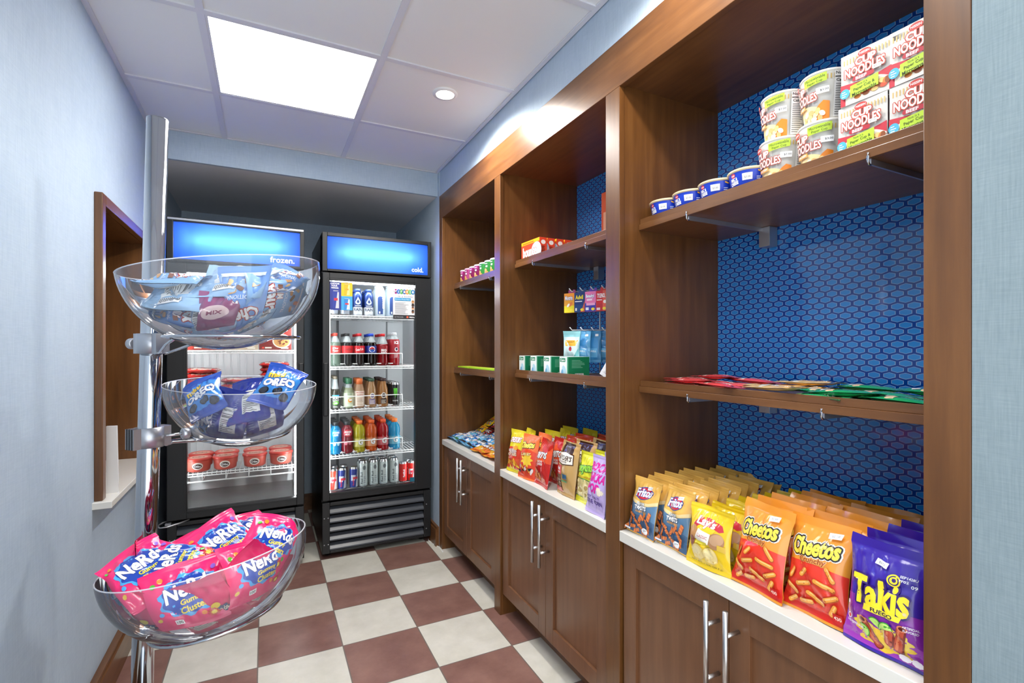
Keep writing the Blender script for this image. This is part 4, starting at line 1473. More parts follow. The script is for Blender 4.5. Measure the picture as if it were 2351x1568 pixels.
# mini cookie bags in the middle bowl
def cookie_art():
    a = Art()
    a.poly(wavy(-.058, .058, .03, .03, .115, .02), '#3c8ee0')
    a.text('mini', -.020, .112, .022, '#f8d028', .050, .05, 8, 0, '#1a2a6c', .04)
    a.text('OREO', .0, .082, .030, '#ffffff', .096, .06, 8, 0, '#123a94', .05)
    for x, y in ((-.032, .045), (.010, .050), (.036, .036)):
        a.ell(x, y, .015, .012, '#20222a', 15); a.ell(x, y, .011, .0085, '#383c48', 15)
    return a
cb = Art(); cb.facts(-.02, .030, .055, .075); cb.lines(-.05, -.028, .04, .1, 8, '#8090c8', .3)
KW, KH, KT = .122, .160, .040
COOK = [bag_mesh('cookie_bag', KW, KH, KT, '#1f4fb8', '#1c2f96', cookie_art(), s_, .014, 1.3, cb) for s_ in (31, 32)]
gk = 'dark blue cookie bags in the middle bowl'
midl = [(-.085, .06, -.035, CF * .8 + UP * .6 - CR * .2, CR * .75 + UP * .6, 0, 'lettering rising at the left'),
        (.000, .07, -.090, CF + UP * .2, CR * .9 - UP * .2, 1, 'nutrition panel in the middle'),
        (.120, .02, -.005, CF * .6 + UP * .6 + CR * .25, CR - UP * .15, 0, 'uppermost at the right'),
        (.050, .05, -.045, CF * .7 + UP * .6, CR * .9 + UP * .3, 1, 'corner standing up'),
        (-.075, .05, -.105, CF + UP * .2, CR + UP * .15, 0, 'low at the left'),
        (.085, .04, -.090, CF + UP * .3 + CR * .3, CR + UP * .3, 1, 'low at the right'),
        (.00, -.06, -.03, UP + CF * .4, CR, 0, 'at the back in the middle'),
        (-.06, -.05, -.06, UP, CR, 0, 'at the back left'),
        (.01, .0, -.13, UP + CF * .3, CR, 1, 'at the very bottom')]
for k, (dx, dy, dz, n, x, bk, w) in enumerate(midl):
    M = pose(Vector(bowls[1][1]) + CR * dx + CF * dy + UP * dz, n, x)
    if bk:
        M = M @ Matrix.Rotation(PI, 4, 'Z')
    place_bag('cookie_bag', COOK[k % 2], 1, M, KW, KH, KT, 'dark blue mini cookie bag in the middle bowl, %s' % w, gk, 'cookie bag')

# ------------------------------------------------------------------ goods in the near bay
FACE = -PI / 2      # front turned to the aisle
# noodle cups, boxes and blue bowls on the upper shelf
SZ = 1.657 + .0188
CUPP = [(.036, 0), (.0375, .004), (.0385, .006), (.0505, .104), (.052, .105), (.0525, .108), (.051, .110)]
def cup_map(prof):
    rm = interp(prof, .06)
    return lambda x, y, l: ((interp(prof, y) + l) * math.sin(x / rm), -(interp(prof, y) + l) * math.cos(x / rm), y)
a = Art()
for k in range(34):
    if -.05 < (-.10 + k * .0061) < .045:
        continue
    a.rect(-.10 + k * .0061, .088, -.0975 + k * .0061, .098, '#c8a860')
a.poly(wavy(-.055, .034, .003, .003, .030, .012), '#f0d8a0')
a.poly([(.018, .004), (.052, .004), (.052, .040), (.040, .044), (.030, .036), (.018, .02)], '#f08a1c')
for i in range(16):
    a.ell(-.030 + .0045 * i, .016 + .009 * math.sin(i * 2.1), .007, .005, ('#f6e0a8', '#f0cf80', '#e8b070', '#faf0d0')[i % 4], i * 33)
a.text('CUP', -.014, .076, .016, '#f2efe8', .036, .045, 0, .1, '#b83c26', .09)
a.text('NOODLES', -.004, .056, .018, '#f2efe8', .066, .03, 0, .05, '#b83c26', .09)
a.ell(-.024, .092, .012, .0065, '#c83a30'); a.text('NISSIN', -.024, .0925, .004, '#ffffff', .018, .02)
a.rect(-.030, .036, .002, .044, '#f0a030'); a.text('CHICKEN', -.014, .040, .005, '#ffffff', .026, .02)
a.poly([(.006, .079), (.046, .083), (.046, .101), (.006, .097)], '#b8d63a'); a.text('Microwavable', .026, .0935, .0062, '#2c3a14', .034, .0, 5); a.text('Paper Cup', .026, .085, .0062, '#2c3a14', .026, .0, 5)
a.rect(.028, .058, .050, .071, '#ffffff'); a.text('$3.00', .042, .0645, .005, '#303030', .014, .01)
a.rect(.058, .004, .090, .100, '#f0eeea'); a.text('Nutrition', .074, .095, .006, '#222222', .028, .02); a.text('Calories', .074, .080, .006, '#222222', .026, .02); a.rect(.059, .086, .089, .088, '#222222'); a.lines(.060, .088, .008, .075, 14, '#707070', .3)
m = MB(); m.lathe(CUPP[:4], mat('white_paper_cup', (206, 204, 198), .4), 44, cap1=False); m.art(a, cup_map(CUPP), .008); CUPB = m.mesh('cup')
m = MB(); m.lathe(CUPP[3:] + [(.0001, .1095)], mat('paper_lid', (236, 232, 226), .35), 44, cap0=False)
m.prism([(-.053, -.012), (-.053, .012), (-.066, .0)], .1075, .1085, mat('paper_lid', (200, 205, 210), .35)); CUPL = m.mesh('lid')
for x, y, z, rz, w in ((1.150, .8150, 0, -.10, 'bottom one beside the blue bowls'), (1.150, .7130, 0, -.16, 'bottom one next to the boxes'),
                       (1.152, .8125, .1102, -.38, 'left one on top of another cup'), (1.152, .7090, .1102, -.42, 'right one on top of another cup')):
    thing('noodle_cup', [('cup', CUPB), ('lid', CUPL)], loc=(x, y, SZ + z), rot=(0, 0, FACE + rz), label='white and orange noodle cup, %s' % w, cat='noodle cup', group='noodle cups on the upper shelf of the near bay')
a = Art()
BWd, BHt = .0945, .107
for k in range(15):
    if 4 < k < 8:
        continue
    a.rect(-.045 + k * .0064, .086, -.0425 + k * .0064, .097, '#d0b070')
a.poly([(-.0505, .001), (.0505, .001), (.0505, .048), (.030, .044), (.0, .040), (-.0505, .046)], '#c03040')
a.poly(wavy(-.040, .050, .001, .001, .026, .016), '#f4e8d8')
for i in range(18):
    a.ell(-.015 + .0035 * i, .012 + .012 * abs(math.sin(i * 1.9)), .007, .005, ('#c87838', '#8a4a28', '#e8c078', '#d05030')[i % 4], i * 37)
a.ell(.0, .096, .013, .007, '#c03a34'); a.text('NISSIN', .0, .0965, .0045, '#ffffff', .020, .02)
a.text('CUP', .002, .0815, .015, '#f2efe8', .040, .05, 0, .0, '#b83826', .09)
a.text('NOODLES', .0, .064, .019, '#f2efe8', .080, .035, 0, .0, '#b83826', .09, .0)
a.bar(-.002, .048, .044, .009, '#b02838'); a.text('BEEF', -.006, .048, .0062, '#ffffff', .022, .03)
a.poly([(-.028, .012), (.028, .018), (.028, .042), (-.028, .036)], '#b4d436')
a.text('Now in a', -.004, .0345, .005, '#2c3a14', .020, 0, 6); a.text('Paper Cup &', .0, .027, .0075, '#24300e', .042, .01, 6); a.text('Microwavable', .0, .0185, .0075, '#24300e', .048, .01, 6)
a.ell(-.039, .024, .010, .010, '#4aaed8'); a.lines(-.045, -.033, .018, .031, 3, '#e8f4fa', .4)
a.rect(.018, .052, .034, .060, '#f4f2ee'); a.text('$3.00', .026, .056, .004, '#707070', .012, .0)
m = MB()
m.box(-BWd / 2, BWd / 2, -.046, .046, 0, .100, ink((208, 206, 200)), .0008)
m.box(-BWd / 2 - .0003, BWd / 2 + .0003, -.0445, .0445, .0015, .098, ink((58, 34, 40)))
m.box(-BWd / 2, BWd / 2, -.046, -.0452, .09, BHt, ink((208, 206, 200)))
m.art(a, lambda x, y, l: (x * .93, -.046 - l, y))
NBX = m.mesh('box')
m = MB(); m.lathe([(.040, .100), (.044, .1025), (.046, .104), (.0455, .106), (.0001, .1055)], mat('paper_lid', (222, 222, 224), .3), 36, cap0=False); NBL = m.mesh('lid')
for x, y, z, rz, w in ((1.136, .596, 0, .0, 'bottom left of the block of four'), (1.136, .4985, 0, .0, 'bottom right of four, beside the post'),
                       (1.136, .5915, .1068, .05, 'top left of the block of four'), (1.136, .4975, .1068, -.02, 'top right of four, beside the post')):
    thing('noodle_box', [('box', NBX), ('lid', NBL)], loc=(x, y, SZ + z), rot=(0, 0, FACE + rz), label='red and white noodle box, %s' % w, cat='noodle box', group='noodle boxes on the upper shelf of the near bay')
BP = [(.040, 0), (.042, .003), (.043, .004), (.0525, .056), (.0555, .0575), (.0565, .061), (.0545, .063)]
a = Art()
a.poly(wavy(-.062, .085, .004, .004, .014, .004), '#f6b428')
a.ell(-.026, .049, .008, .0055, '#d83440'); a.text('Kraft', -.026, .049, .004, '#ffffff', .011, .02)
a.text('MAC &', -.024, .039, .0085, '#ffffff', .024, .05, 4); a.text('CHEESE', -.024, .029, .0085, '#ffffff', .030, .05, 4)
sm_ = [(-.024 + .014 * math.cos(PI + PI * k / 10), .021 + .013 * math.sin(PI + PI * k / 10)) for k in range(11)]
a.poly(sm_ + [(-.024 + .0085 * math.cos(2 * PI - PI * k / 10), .021 + .0085 * math.sin(2 * PI - PI * k / 10)) for k in range(11)], '#ffffff')
a.poly([(-.008, .004), (.032, .004), (.034, .020), (.028, .024), (.006, .013)], '#f2c24a'); a.poly([(.010, .013), (.034, .027), (.035, .020)], '#fae09a')
a.rect(.004, .031, .031, .048, '#f4f4f4'); a.text('$3.00', .018, .038, .006, '#707070', .016, .01)
a.bar(.050, .050, .012, .0035, '#f4b030', -20); a.lines(.042, .058, .022, .040, 4, '#e0e6f8', .35)
a.rect(.070, .012, .084, .052, '#e8e8ea')
m = MB(); m.lathe(BP[:4], mat('blue_print_cup', (26, 64, 196), .3), 44, cap1=False); m.art(a, cup_map(BP), .008); KB = m.mesh('bowl')
la = Art(); la.blob(.0, .0, .044, .044, '#1c48a8', 1, .02); la.ell(.02, .01, .014, .008, '#f4b030', 30); la.ell(-.015, -.02, .012, .008, '#f4b030', -20); la.ell(-.024, .018, .01, .007, '#f4b030', 80)
m = MB(); m.lathe(BP[3:] + [(.0001, .0625)], mat('yellow_rim_film', (236, 214, 170), .35), 44, cap0=False); m.art(la, lambda x, y, l: (x, y, .0628 + l)); KL = m.mesh('lid')
for k, y in enumerate((1.204, 1.103, 1.002, .900)):
    thing('macaroni_bowl', [('bowl', KB), ('lid', KL)], loc=(1.140, y, SZ), rot=(0, 0, FACE + .22 + (.06 if k == 1 else 0)), label='dark blue macaroni bowl with a price sticker, %s from the side panel' % ORD[k], cat='macaroni bowl', group='blue bowls on the upper shelf of the near bay')

# flat wrappers on the lower shelf
LZ = 1.1345 + .0186
def stick(c, c2, word, seed, w=.05, h=.165):
    a = Art(); a.rect(-w * .42, h * .30, w * .42, h * .40, c2); a.rect(-w * .42, .03, w * .1, .045, '#ffffff'); a.text(word, -.004, h * .62, .013, '#ffffff', h * .34, .03, 90)
    a.rect(-.004, h * .84, .006, h * .90, '#2a2a2a')
    return bag_mesh('snack_stick', w, h, .013, c, c, a, seed, .012, .6, None, .04, 8)
RS = [stick('#ea5c5c', '#f8d0c4', 'JERKY', 41), stick('#e24a50', '#f8d8cc', 'BEEF', 42)]
YS_ = [stick('#f4c878', '#fdf0d4', 'CHEDDAR', 43)]
GS = [stick('#2fae70', '#b4ea90', 'STICKS', 44), stick('#1f9258', '#f0d0a4', 'TERIYAKI', 45)]
def flat(x, y, z, az, tilt=0.0):
    M = Matrix.Translation((x, y, z)) @ Matrix.Rotation(az, 4, 'Z') @ Matrix.Rotation(R(-90) + tilt, 4, 'X')
    return M
rnd = random.Random(5)
n = 0
for kind, meshes, col, ylist in (('red', RS, 'red', (1.175, 1.105, 1.045, .985)), ('yellow', YS_, 'yellow', (.862, .815)), ('green', GS, 'green', (.72, .66, .595, .535))):
    for r, x in enumerate((1.125, 1.182, 1.24)):
        for k, y in enumerate(ylist):
            n += 1
            zz = LZ + .0085 + .010 * ((k + r) % 2) + .005 * r + (.004 if k % 2 else 0)
            M = flat(x, y + .075, zz, PI + rnd.uniform(-.22, .22), rnd.uniform(-.05, .05)) @ Matrix.Translation((0, 0, 0))
            ob('snack_stick', meshes[(k + r) % len(meshes)], M=M, label='flat %s wrapper on the shelf, %s row from the lip, %s from the left' % (col, ORD[r], ORD[k]), cat='snack wrapper', group='flat wrappers on the lower shelf')

# bags of crisps on the near counter
CT = .6995
def twist_art():
    W, H = .122, .172
    a = Art()
    a.poly(wavy(-.0605, .0605, .006, .006, .104, -.014), '#5f86aa')
    a.poly(wavy(-.0605, .0605, .004, .004, .050, .010), '#4c6c92')
    a.poly([(-.0605, .104), (-.0605, .112), (-.03, .103), (0, .1), (.03, .103), (.0605, .115), (.0605, .104), (.03, .094), (0, .0895), (-.03, .094)], '#f4dca0')
    a.ell(.000, .128, .034, .020, '#2c4aa0', 8); a.ell(.001, .128, .031, .0175, '#d82a34', 8)
    a.text('Fritos', .000, .130, .024, '#ffffff', .064, .035, 7, .1, '#22389a', .06)
    a.text('FLAVOR', .001, .0955, .0085, '#ffffff', .034, .04, 4, .15, '#1c2c4c', .06)
    a.text('TWISTS', .001, .0835, .0125, '#ffffff', .050, .05, 4, .15, '#1c2c4c', .06)
    a.text('HONEY BBQ', .004, .0715, .0075, '#f0b050', .048, .03, 3)
    for i, (x, y, r) in enumerate(((-.050, .068, 80), (-.033, .055, -20), (-.042, .036, 70), (-.014, .040, -35), (.006, .052, 60), (.022, .060, 50), (.046, .066, 75), (.038, .046, -60), (.012, .028, -30), (-.024, .022, 10), (.046, .030, 85), (-.006, .014, 20), (.030, .014, -10), (-.048, .016, 40))):
        a.bar(x, y, .027, .011, '#a8542c', r)
        for q in range(5):
            d = -.0095 + q * .0048
            a.bar(x + d * math.cos(R(r)), y + d * math.sin(R(r)), .0115, .0038, ('#e88a4c', '#d8743c')[q % 2], r + 62)
    a.blob(.034, .022, .012, .009, '#f0f2f4', 0, .04); a.text('310', .034, .023, .007, '#3a4458', .012, .02)
    a.rect(-.055, .010, -.030, .015, '#e8e8ee')
    a.poly([(.020, .142), (.040, .146), (.039, .156), (.019, .152)], '#f2f2f2'); a.text('$2.00', .030, .149, .004, '#505868', .011, .0, 10)
    return a
TWI = [bag_mesh('crisp_bag', .122, .172, .042, '#f0bc5c', '#dca848', twist_art(), s_, .013, 1.1) for s_ in (51, 52, 54)]
def crisp(mesh, x, y, rz, lean, label, group, z=CT, roll=0.0):
    ob('crisp_bag', mesh, loc=(x, y, z + .001), rot=Euler((-lean, roll, FACE + rz)), label=label, cat='crisp bag', group=group)
rnd = random.Random(9)
g = 'tan and blue crisp bags on the near counter'
for ci, (yc, w, x0, dx) in enumerate(((1.203, 'column beside the side panel', 1.028, .0425), (1.078, 'column next to the yellow bags', 1.040, .0420))):
    for k in range(9):
        crisp(TWI[(k + ci) % 3], x0 + dx * k, yc + rnd.uniform(-.004, .004), rnd.uniform(-.05, .05), R(12) + .02 * rnd.random() + (.02 * k if k > 6 else 0), 'tan and blue corn twist bag, %s in the %s' % ('front one' if k == 0 else ORD[k] + ' back', w), g, CT, rnd.uniform(-.02, .02))
def chip_art():
    a = Art()
    W, H = .138, .158
    a.ell(-.002, .116, .034, .032, '#d8b020'); a.ell(-.002, .116, .0325, .0305, '#f0cc28')
    a.poly([(-.046, .108), (-.030, .128), (.0, .131), (.044, .122), (.052, .108), (.040, .104), (.020, .110), (-.02, .110), (-.040, .098)], '#c83240')
    a.text("Lay's", -.004, .117, .026, '#ffffff', .060, .04, -3, .08, '#a82030', .03)
    a.ell(-.044, .085, .015, .022, '#c8925c', -20); a.ell(-.046, .062, .011, .015, '#8a4a34'); a.ell(.034, .080, .024, .020, '#b08058', 20); a.ell(.036, .084, .020, .014, '#caa07a', 20)
    a.poly([(-.034, .072), (.012, .066), (.018, .094), (-.024, .100)], '#f4eee4'); a.text('CLASSIC', -.008, .083, .008, '#b03a4c', .036, .01, -6)
    a.rect(-.030, .063, .008, .070, '#d8c83a')
    for x, y, rx in ((-.022, .040, .024), (.018, .040, .022)):
        a.ell(x, y, rx, .021, '#d8b860', 10); a.ell(x, y, rx * .92, .0190, '#eed690', 10); a.ell(x - .003, y + .003, rx * .6, .011, '#f4e2a8', 10)
    a.text('NET WT. 1 OZ. (28.3 g)', .0, .0135, .0055, '#4a3a10', .095, .0)
    a.poly([(.040, .060), (.062, .058), (.062, .072), (.040, .074)], '#d8b43c')
    return a
LAY = [bag_mesh('crisp_bag', .138, .158, .046, '#ecc81e', '#d8b820', chip_art(), s_, .014, 1.4) for s_ in (61, 62)]
g = 'yellow crisp bags on the near counter'
for k in range(8):
    crisp(LAY[k % 2], 1.026 + .050 * k, .938 - .004 * k + rnd.uniform(-.004, .004), rnd.uniform(-.06, .06) + (.04 if k == 0 else 0), R(13 if k else 9), 'yellow bag of potato crisps, %s of its column' % ('front one' if k == 0 else ORD[k] + ' from the front'), g)
def puff_art(c1='#e83c28'):
    a = Art()
    a.poly(wavy(-.072, .072, .006, .006, .106, .006), c1)
    a.poly(wavy(-.072, .072, .006, .006, .034, -.01), '#d42a20')
    a.text('Cheetos', -.004, .146, .036, '#f6e27a', .112, .05, 7, .1, '#f4f0e8', .16)
    del a.items[-1]
    a.text('Cheetos', -.004, .146, .036, '#f6d84a', .110, .05, 7, .1, '#20180e', .10)
    a.text('Crunchy', -.002, .117, .015, '#a84a14', .062, .03, 6, .15, '#f8c878', .05)
    for i, (x, y, r, L) in enumerate(((.040, .100, -50, .036), (-.050, .080, 60, .030), (.030, .076, -8, .050), (-.018, .066, 20, .040), (.044, .054, 28, .036), (.010, .044, -22, .044), (-.046, .048, -30, .036), (-.012, .030, 12, .036), (.046, .032, 60, .030), (-.044, .024, 40, .028), (-.016, .090, 50, .026))):
        a.bar(x, y, L, .011, '#b8581c', r); a.bar(x, y + .0008, L * .95, .0085, '#f0a040', r); a.bar(x + .001, y + .0022, L * .7, .003, '#fbc878', r)
    a.rect(.045, .012, .064, .030, '#c02018'); a.text('430', .0545, .022, .007, '#f8d8c8', .015, .02)
    a.poly([(.020, .172), (.046, .176), (.045, .188), (.019, .184)], '#f2f2f2'); a.text('$2.50', .033, .180, .005, '#505868', .014, .0, 10)
    return a
CHE = [bag_mesh('crisp_bag', .145, .206, .050, '#f09a34', '#e08a28', puff_art(), s_, .020, 1.1) for s_ in (71, 72, 73)]
g = 'orange and red crisp bags on the near counter'
for ci, (yc, x0, nn, w) in enumerate(((.800, 1.034, 6, 'column next to the yellow bags'), (.664, 1.044, 6, 'column next to the purple bags'))):
    for k in range(nn):
        crisp(CHE[(k + ci) % 3], x0 + .050 * k, yc + rnd.uniform(-.008, .008) + .004 * k, rnd.uniform(-.07, .07), R(12) + .075 * k, 'orange and red cheese puff bag, %s in the %s' % ('front one' if k == 0 else ORD[k] + ' back', w), g, CT, rnd.uniform(-.02, .02))
def fuego_art():
    a = Art()
    a.poly(wavy(-.073, .073, .006, .006, .094, .003), '#8a2aa8')
    a.poly(wavy(-.073, .073, .006, .006, .040, .012), '#a03ab4')
    for x, y, rx, ry, c in ((.006, .030, .048, .020, '#f0c83a'), (.030, .044, .026, .014, '#f4d860'), (-.030, .046, .020, .012, '#f0d050')):
        a.blob(x, y, rx, ry, c, x * 50, .16, 40, 7)
    for x, y, r in ((-.016, .034, -55), (.036, .044, 74), (.018, .040, 78)):
        L = .056 if r != 78 else .034
        a.bar(x, y, L, .017, '#7c1c18', r); a.bar(x - .001, y + .001, L * .95, .013, '#c04a30', r); a.bar(x - .003, y + .001, L * .8, .004, '#e07a50', r)
    a.ell(-.031, .055, .009, .006, '#e08058', -10); a.ell(-.031, .055, .006, .0038, '#5a1410', -10); a.ell(.044, .069, .0085, .0055, '#e08058'); a.ell(.044, .069, .0055, .0034, '#5a1410')
    for x, y, r in ((-.006, .056, -30), (-.030, .034, -50), (.014, .055, 10)):
        a.poly([(x + .013 * math.cos(R(r + q * 18)), y + .013 * math.sin(R(r + q * 18))) for q in range(11)], '#3a9a28')
        a.poly([(x + .011 * math.cos(R(r + q * 18)), y + .011 * math.sin(R(r + q * 18))) for q in range(11)], '#b8e070')
    a.text('Takis', -.001, .112, .052, '#f6e22c', .108, .042, 3, .05, '#32106a', .07)
    a.ell(.024, .147, .011, .011, '#f6e22c'); a.ell(.024, .147, .0085, .0085, '#32106a'); a.ell(.024, .147, .0065, .0065, '#f6e22c'); a.ell(.0245, .1475, .0035, .0035, '#32106a')
    a.ell(.048, .096, .003, .003, '#e8d8a0')
    a.poly([(-.028, .076), (.040, .078), (.044, .088), (-.026, .088)], '#f0e03a'); a.text('FUEGO', .008, .082, .0075, '#2a1440', .040, .03)
    a.bar(-.061, .066, .032, .006, '#f0e8f4', 88); a.bar(-.061, .064, .022, .0026, '#d02838', 88); a.ell(-.060, .050, .0055, .0055, '#f0e8f4'); a.ell(-.060, .050, .0038, .0038, '#d02838')
    a.text('ARTIFICIAL', .058, .0745, .0042, '#e8e0f0', .024, .02); a.text('FLAVORED', .058, .0685, .0042, '#e8e0f0', .022, .02)
    a.text('CHILI PEPPER & LIME', -.046, .040, .005, '#f0e8f4', .036, .02, -6)
    a.text('SEP1428U', .046, .158, .0045, '#e8e8f0', .026, .02); a.text('PF02', .040, .151, .0045, '#e8e8f0', .014, .02); a.text('09', .056, .145, .006, '#e8e8f0', .010, .02)
    a.poly([(-.014, .166), (.010, .163), (.011, .173), (-.012, .176)], '#f2f2f4'); a.text('$3.00', -.001, .169, .0045, '#505868', .014, .0, -6)
    for x in (.040, .060):
        a.blob(x, .016, .010, .006, '#e8dfe8', 0, .05)
    return a
TAK = [bag_mesh('crisp_bag', .148, .205, .052, '#3a22a0', '#3018a0', fuego_art(), s_, .018, 1.3) for s_ in (81, 82)]
g = 'purple crisp bags on the near counter'
for k in range(4):
    crisp(TAK[k % 2], 1.030 + .056 * k, .5275 + (0, -.0, .0, .0)[k], rnd.uniform(-.03, .03), R(8 + 3 * k), 'purple bag of rolled chilli snacks, %s beside the end post' % ('front one' if k == 0 else ORD[k] + ' from the front'), g, CT + .001)
# ------------------------------------------------------------------ goods in the middle bay
Z2U, Z2L = 1.664 + .0188, 1.137 + .0188
a = Art()
a.rect(-.083, .080, .083, .0955, '#f2b018'); a.lines(-.07, .06, .084, .092, 1, '#d85820', .6)
a.ell(.055, .040, .045, .040, '#b8d8ee'); a.ell(.062, .034, .030, .028, '#e4f0f8')
a.text('bounce', -.004, .045, .046, '#ffffff', .125, .04, 0, .0, '#e0482c', .06)
a.rect(.055, .012, .076, .030, '#f4f4f0')
sa_ = Art(); sa_.ell(0, .075, .012, .010, '#f6efe8'); sa_.lines(-.012, .012, .015, .060, 7, '#4a1810', .45)
m = MB(); m.box(-.084, .084, -.0195, .0195, 0, .096, ink((226, 70, 40)), .0006)
m.art(a, lambda x, y, l: (x, -.0195 - l, y))
m.art(sa_, lambda x, y, l: (.084 + l, x, y))
BNC = m.mesh('carton')
for k in range(7):
    thing('dryer_sheet_box', [('carton', BNC)], loc=(1.118 + .0455 * k, 2.050 + .002 * math.sin(k * 2), Z2U), rot=(0, 0, FACE + (.03 if k == 0 else 0)), label='orange dryer sheet box on the upper middle shelf, %s' % ('front one' if k == 0 else ORD[k] + ' from the front lip'), cat='box', group='orange boxes on the upper shelf of the middle bay')
ob('tall_box', carton('tall_box', .13, .05, .29, (226, 98, 54), Art().rect(-.05, .05, .05, .2, '#f2b48c')), loc=(1.375, 1.775, Z2U), rot=(0, 0, FACE), label='tall orange box at the back of the upper shelf, mostly hidden by the post', cat='box')
# green and white cartons
a = Art(); a.rect(-.033, .0, .033, .085, '#eef2f0'); a.rect(-.030, .064, .012, .080, '#1c8a60'); a.text('Care', -.009, .072, .010, '#ffffff', .030, .02)
a.ell(.002, .028, .014, .022, '#b4dcea', 20); a.ell(-.012, .020, .008, .014, '#6ab0d8', -10); a.rect(.026, .0, .033, .085, '#2aa074')
sa_ = Art(); sa_.lines(-.035, .03, .040, .075, 6, '#7cc8a4', .4); sa_.rect(-.020, .003, .022, .017, '#f2f2f2')
for q in range(9):
    sa_.rect(-.018 + q * .0042, .004, -.0162 + q * .0042, .016, '#202020')
m = MB(); m.box(-.033, .033, -.052, .052, 0, .085, ink((18, 128, 84)), .0005); m.box(-.0325, .0325, -.0515, .0515, .085, .0853, ink((230, 240, 236)))
m.art(a, lambda x, y, l: (x, -.052 - l, y)); m.art(sa_, lambda x, y, l: (.033 + l, x, y))
CRT = m.mesh('carton')
for k, y in enumerate((2.128, 2.012, 1.888, 1.755)):
    thing('care_carton', [('carton', CRT)], loc=(1.150, y, Z2L), rot=(0, 0, FACE), label='green and white carton in the middle bay, %s from the far side panel' % ORD[k], cat='carton', group='green cartons on the lower shelf of the middle bay')
# wire peg rack with hanging medicine boxes and packets
rk = thing('peg_rack', [], loc=(1.40, 1.72, Z2L), label='white wire peg rack against the blue back of the middle bay', cat='rack')
RO = (1.40, 1.72, Z2L)
m = MB()
for y in (1.50, 1.92):
    m.rod((1.40, y, Z2L), (1.40, y, 1.55), .003, WIRE, 8)
    m.rod((1.40, y, Z2L + .003), (1.22, y, Z2L + .003), .003, WIRE, 8)
for z in (1.535, 1.362):
    m.rod((1.40, 1.48, z), (1.40, 1.94, z), .0035, WIRE, 8)
m.rod((1.40, 1.72, 1.362), (1.40, 1.72, 1.535), .003, WIRE, 8)
sub('frame', m, rk, RO)
TX, TY = math.cos(R(-68)), math.sin(R(-68))
hk_top = [(1.199 + .055 * k * TX, 1.860 + .055 * k * TY) for k in range(4)]
hk_low = [(1.172 + .040 * k, 1.813 - .022 * k) for k in range(4)]
for z, hs in ((1.535, hk_top), (1.362, hk_low)):
    for x, y in hs:
        m = MB(); m.tube([(1.40, y, z - .002), (x + .004, y, z - .008), (x - .008, y, z + .004)], .0024, WIRE, 8); sub('hook', m, rk, RO)
def med(c, c2, word, wc, oc, art2, tabc):
    a = Art()
    a.rect(-.039, .0, .039, .030, c2)
    art2(a)
    a.text(word, -.002, .064, .018, wc, .058, .035, 0, 0, oc, .05)
    a.ell(.020, .010, .013, .006, '#f2d63a')
    m = MB(); m.box(-.0272, .0272, -.012, .012, 0, .085, ink(c), .0005)
    m.art(a, lambda x, y, l: (x * .68, -.012 - l, y))
    t = MB(); t.prism([(-.020, .0), (.020, .0), (.018, .016), (.006, .018), (.006, .010), (-.006, .010), (-.006, .018), (-.018, .016)], -.0006, .0006, ink(tabc), Matrix(((1, 0, 0, 0), (0, 0, 1, .010), (0, 1, 0, .085), (0, 0, 0, 1))))
    return [('carton', m.mesh('carton')), ('hang_tab', t.mesh('hang_tab'))]
meds = [('orange and yellow medicine box', (240, 150, 40), '#e8d628', 'Motrin', '#f4f0f4', '#5a3a8a', lambda a: (a.rect(-.039, .03, .039, .055, '#e8a030'), a.ell(.012, .036, .016, .008, '#e07a3c', 30), a.ell(-.006, .032, .012, .006, '#f6f2ea', 30)), (150, 60, 120)),
        ('dark blue medicine box', (20, 52, 112), '#18447c', 'Advil', '#f4e02c', None, lambda a: (a.poly([(.004, .0), (.039, .0), (.039, .048), (.030, .030), (.018, .012)], '#d0604a'), a.rect(-.034, .044, .020, .048, '#e8ecf4'), a.rect(-.032, .006, -.020, .018, '#f0f0f0')), (44, 76, 130)),
        ('pink and purple medicine box', (232, 120, 176), '#3a3aa8', 'Benadryl', '#ffffff', '#3a50b8', lambda a: (a.rect(-.039, .0, .039, .036, '#3c3ca8'), a.rect(-.030, .026, .034, .036, '#f0a8d0'), a.rect(-.026, .046, .014, .054, '#f8d8e8'), a.rect(-.034, .006, -.012, .018, '#e8e8f4')), (110, 70, 180)),
        ('red medicine box', (206, 38, 46), '#c02830', 'TYLENOL', '#ffffff', None, lambda a: (a.poly([(.008, 0), (.039, 0), (.039, .085), (.008, .085)], '#e2604c'), a.rect(-.034, .044, .004, .048, '#f4e0dc'), a.ell(.024, .038, .012, .007, '#f6f0ec'), a.rect(-.034, .004, -.010, .014, '#f0d8d8')), (220, 60, 56))]
for (x, y), (w, c, c2, word, wc, oc, f2, tc) in zip(hk_top, meds):
    thing('medicine_box', med(c, c2, word, wc, oc, f2, tc), loc=(x, y, 1.4325), rot=(0, 0, FACE + R(22)), label='%s hanging on the upper row of the wire rack' % w, cat='medicine box', group='medicine boxes on the wire rack')
def pouch(c, art, seed, w=.074, h=.135):
    return bag_mesh('hanging_packet', w, h, .022, c, c, art, seed, .014, 1.4, None, .02, 14)
a1 = Art(); a1.rect(-.034, .012, .034, .110, '#d8eef0'); a1.poly([(-.030, .095), (.030, .095), (.022, .070), (-.026, .070)], '#f2b83a'); a1.text('KEEP', 0, .088, .008, '#a87818', .03, .02); a1.ell(-.004, .058, .007, .010, '#c83a48'); a1.lines(-.02, .016, .022, .046, 4, '#98b8c0', .35); a1.poly([(.006, .014), (.034, .014), (.034, .06)], '#78c4cc')
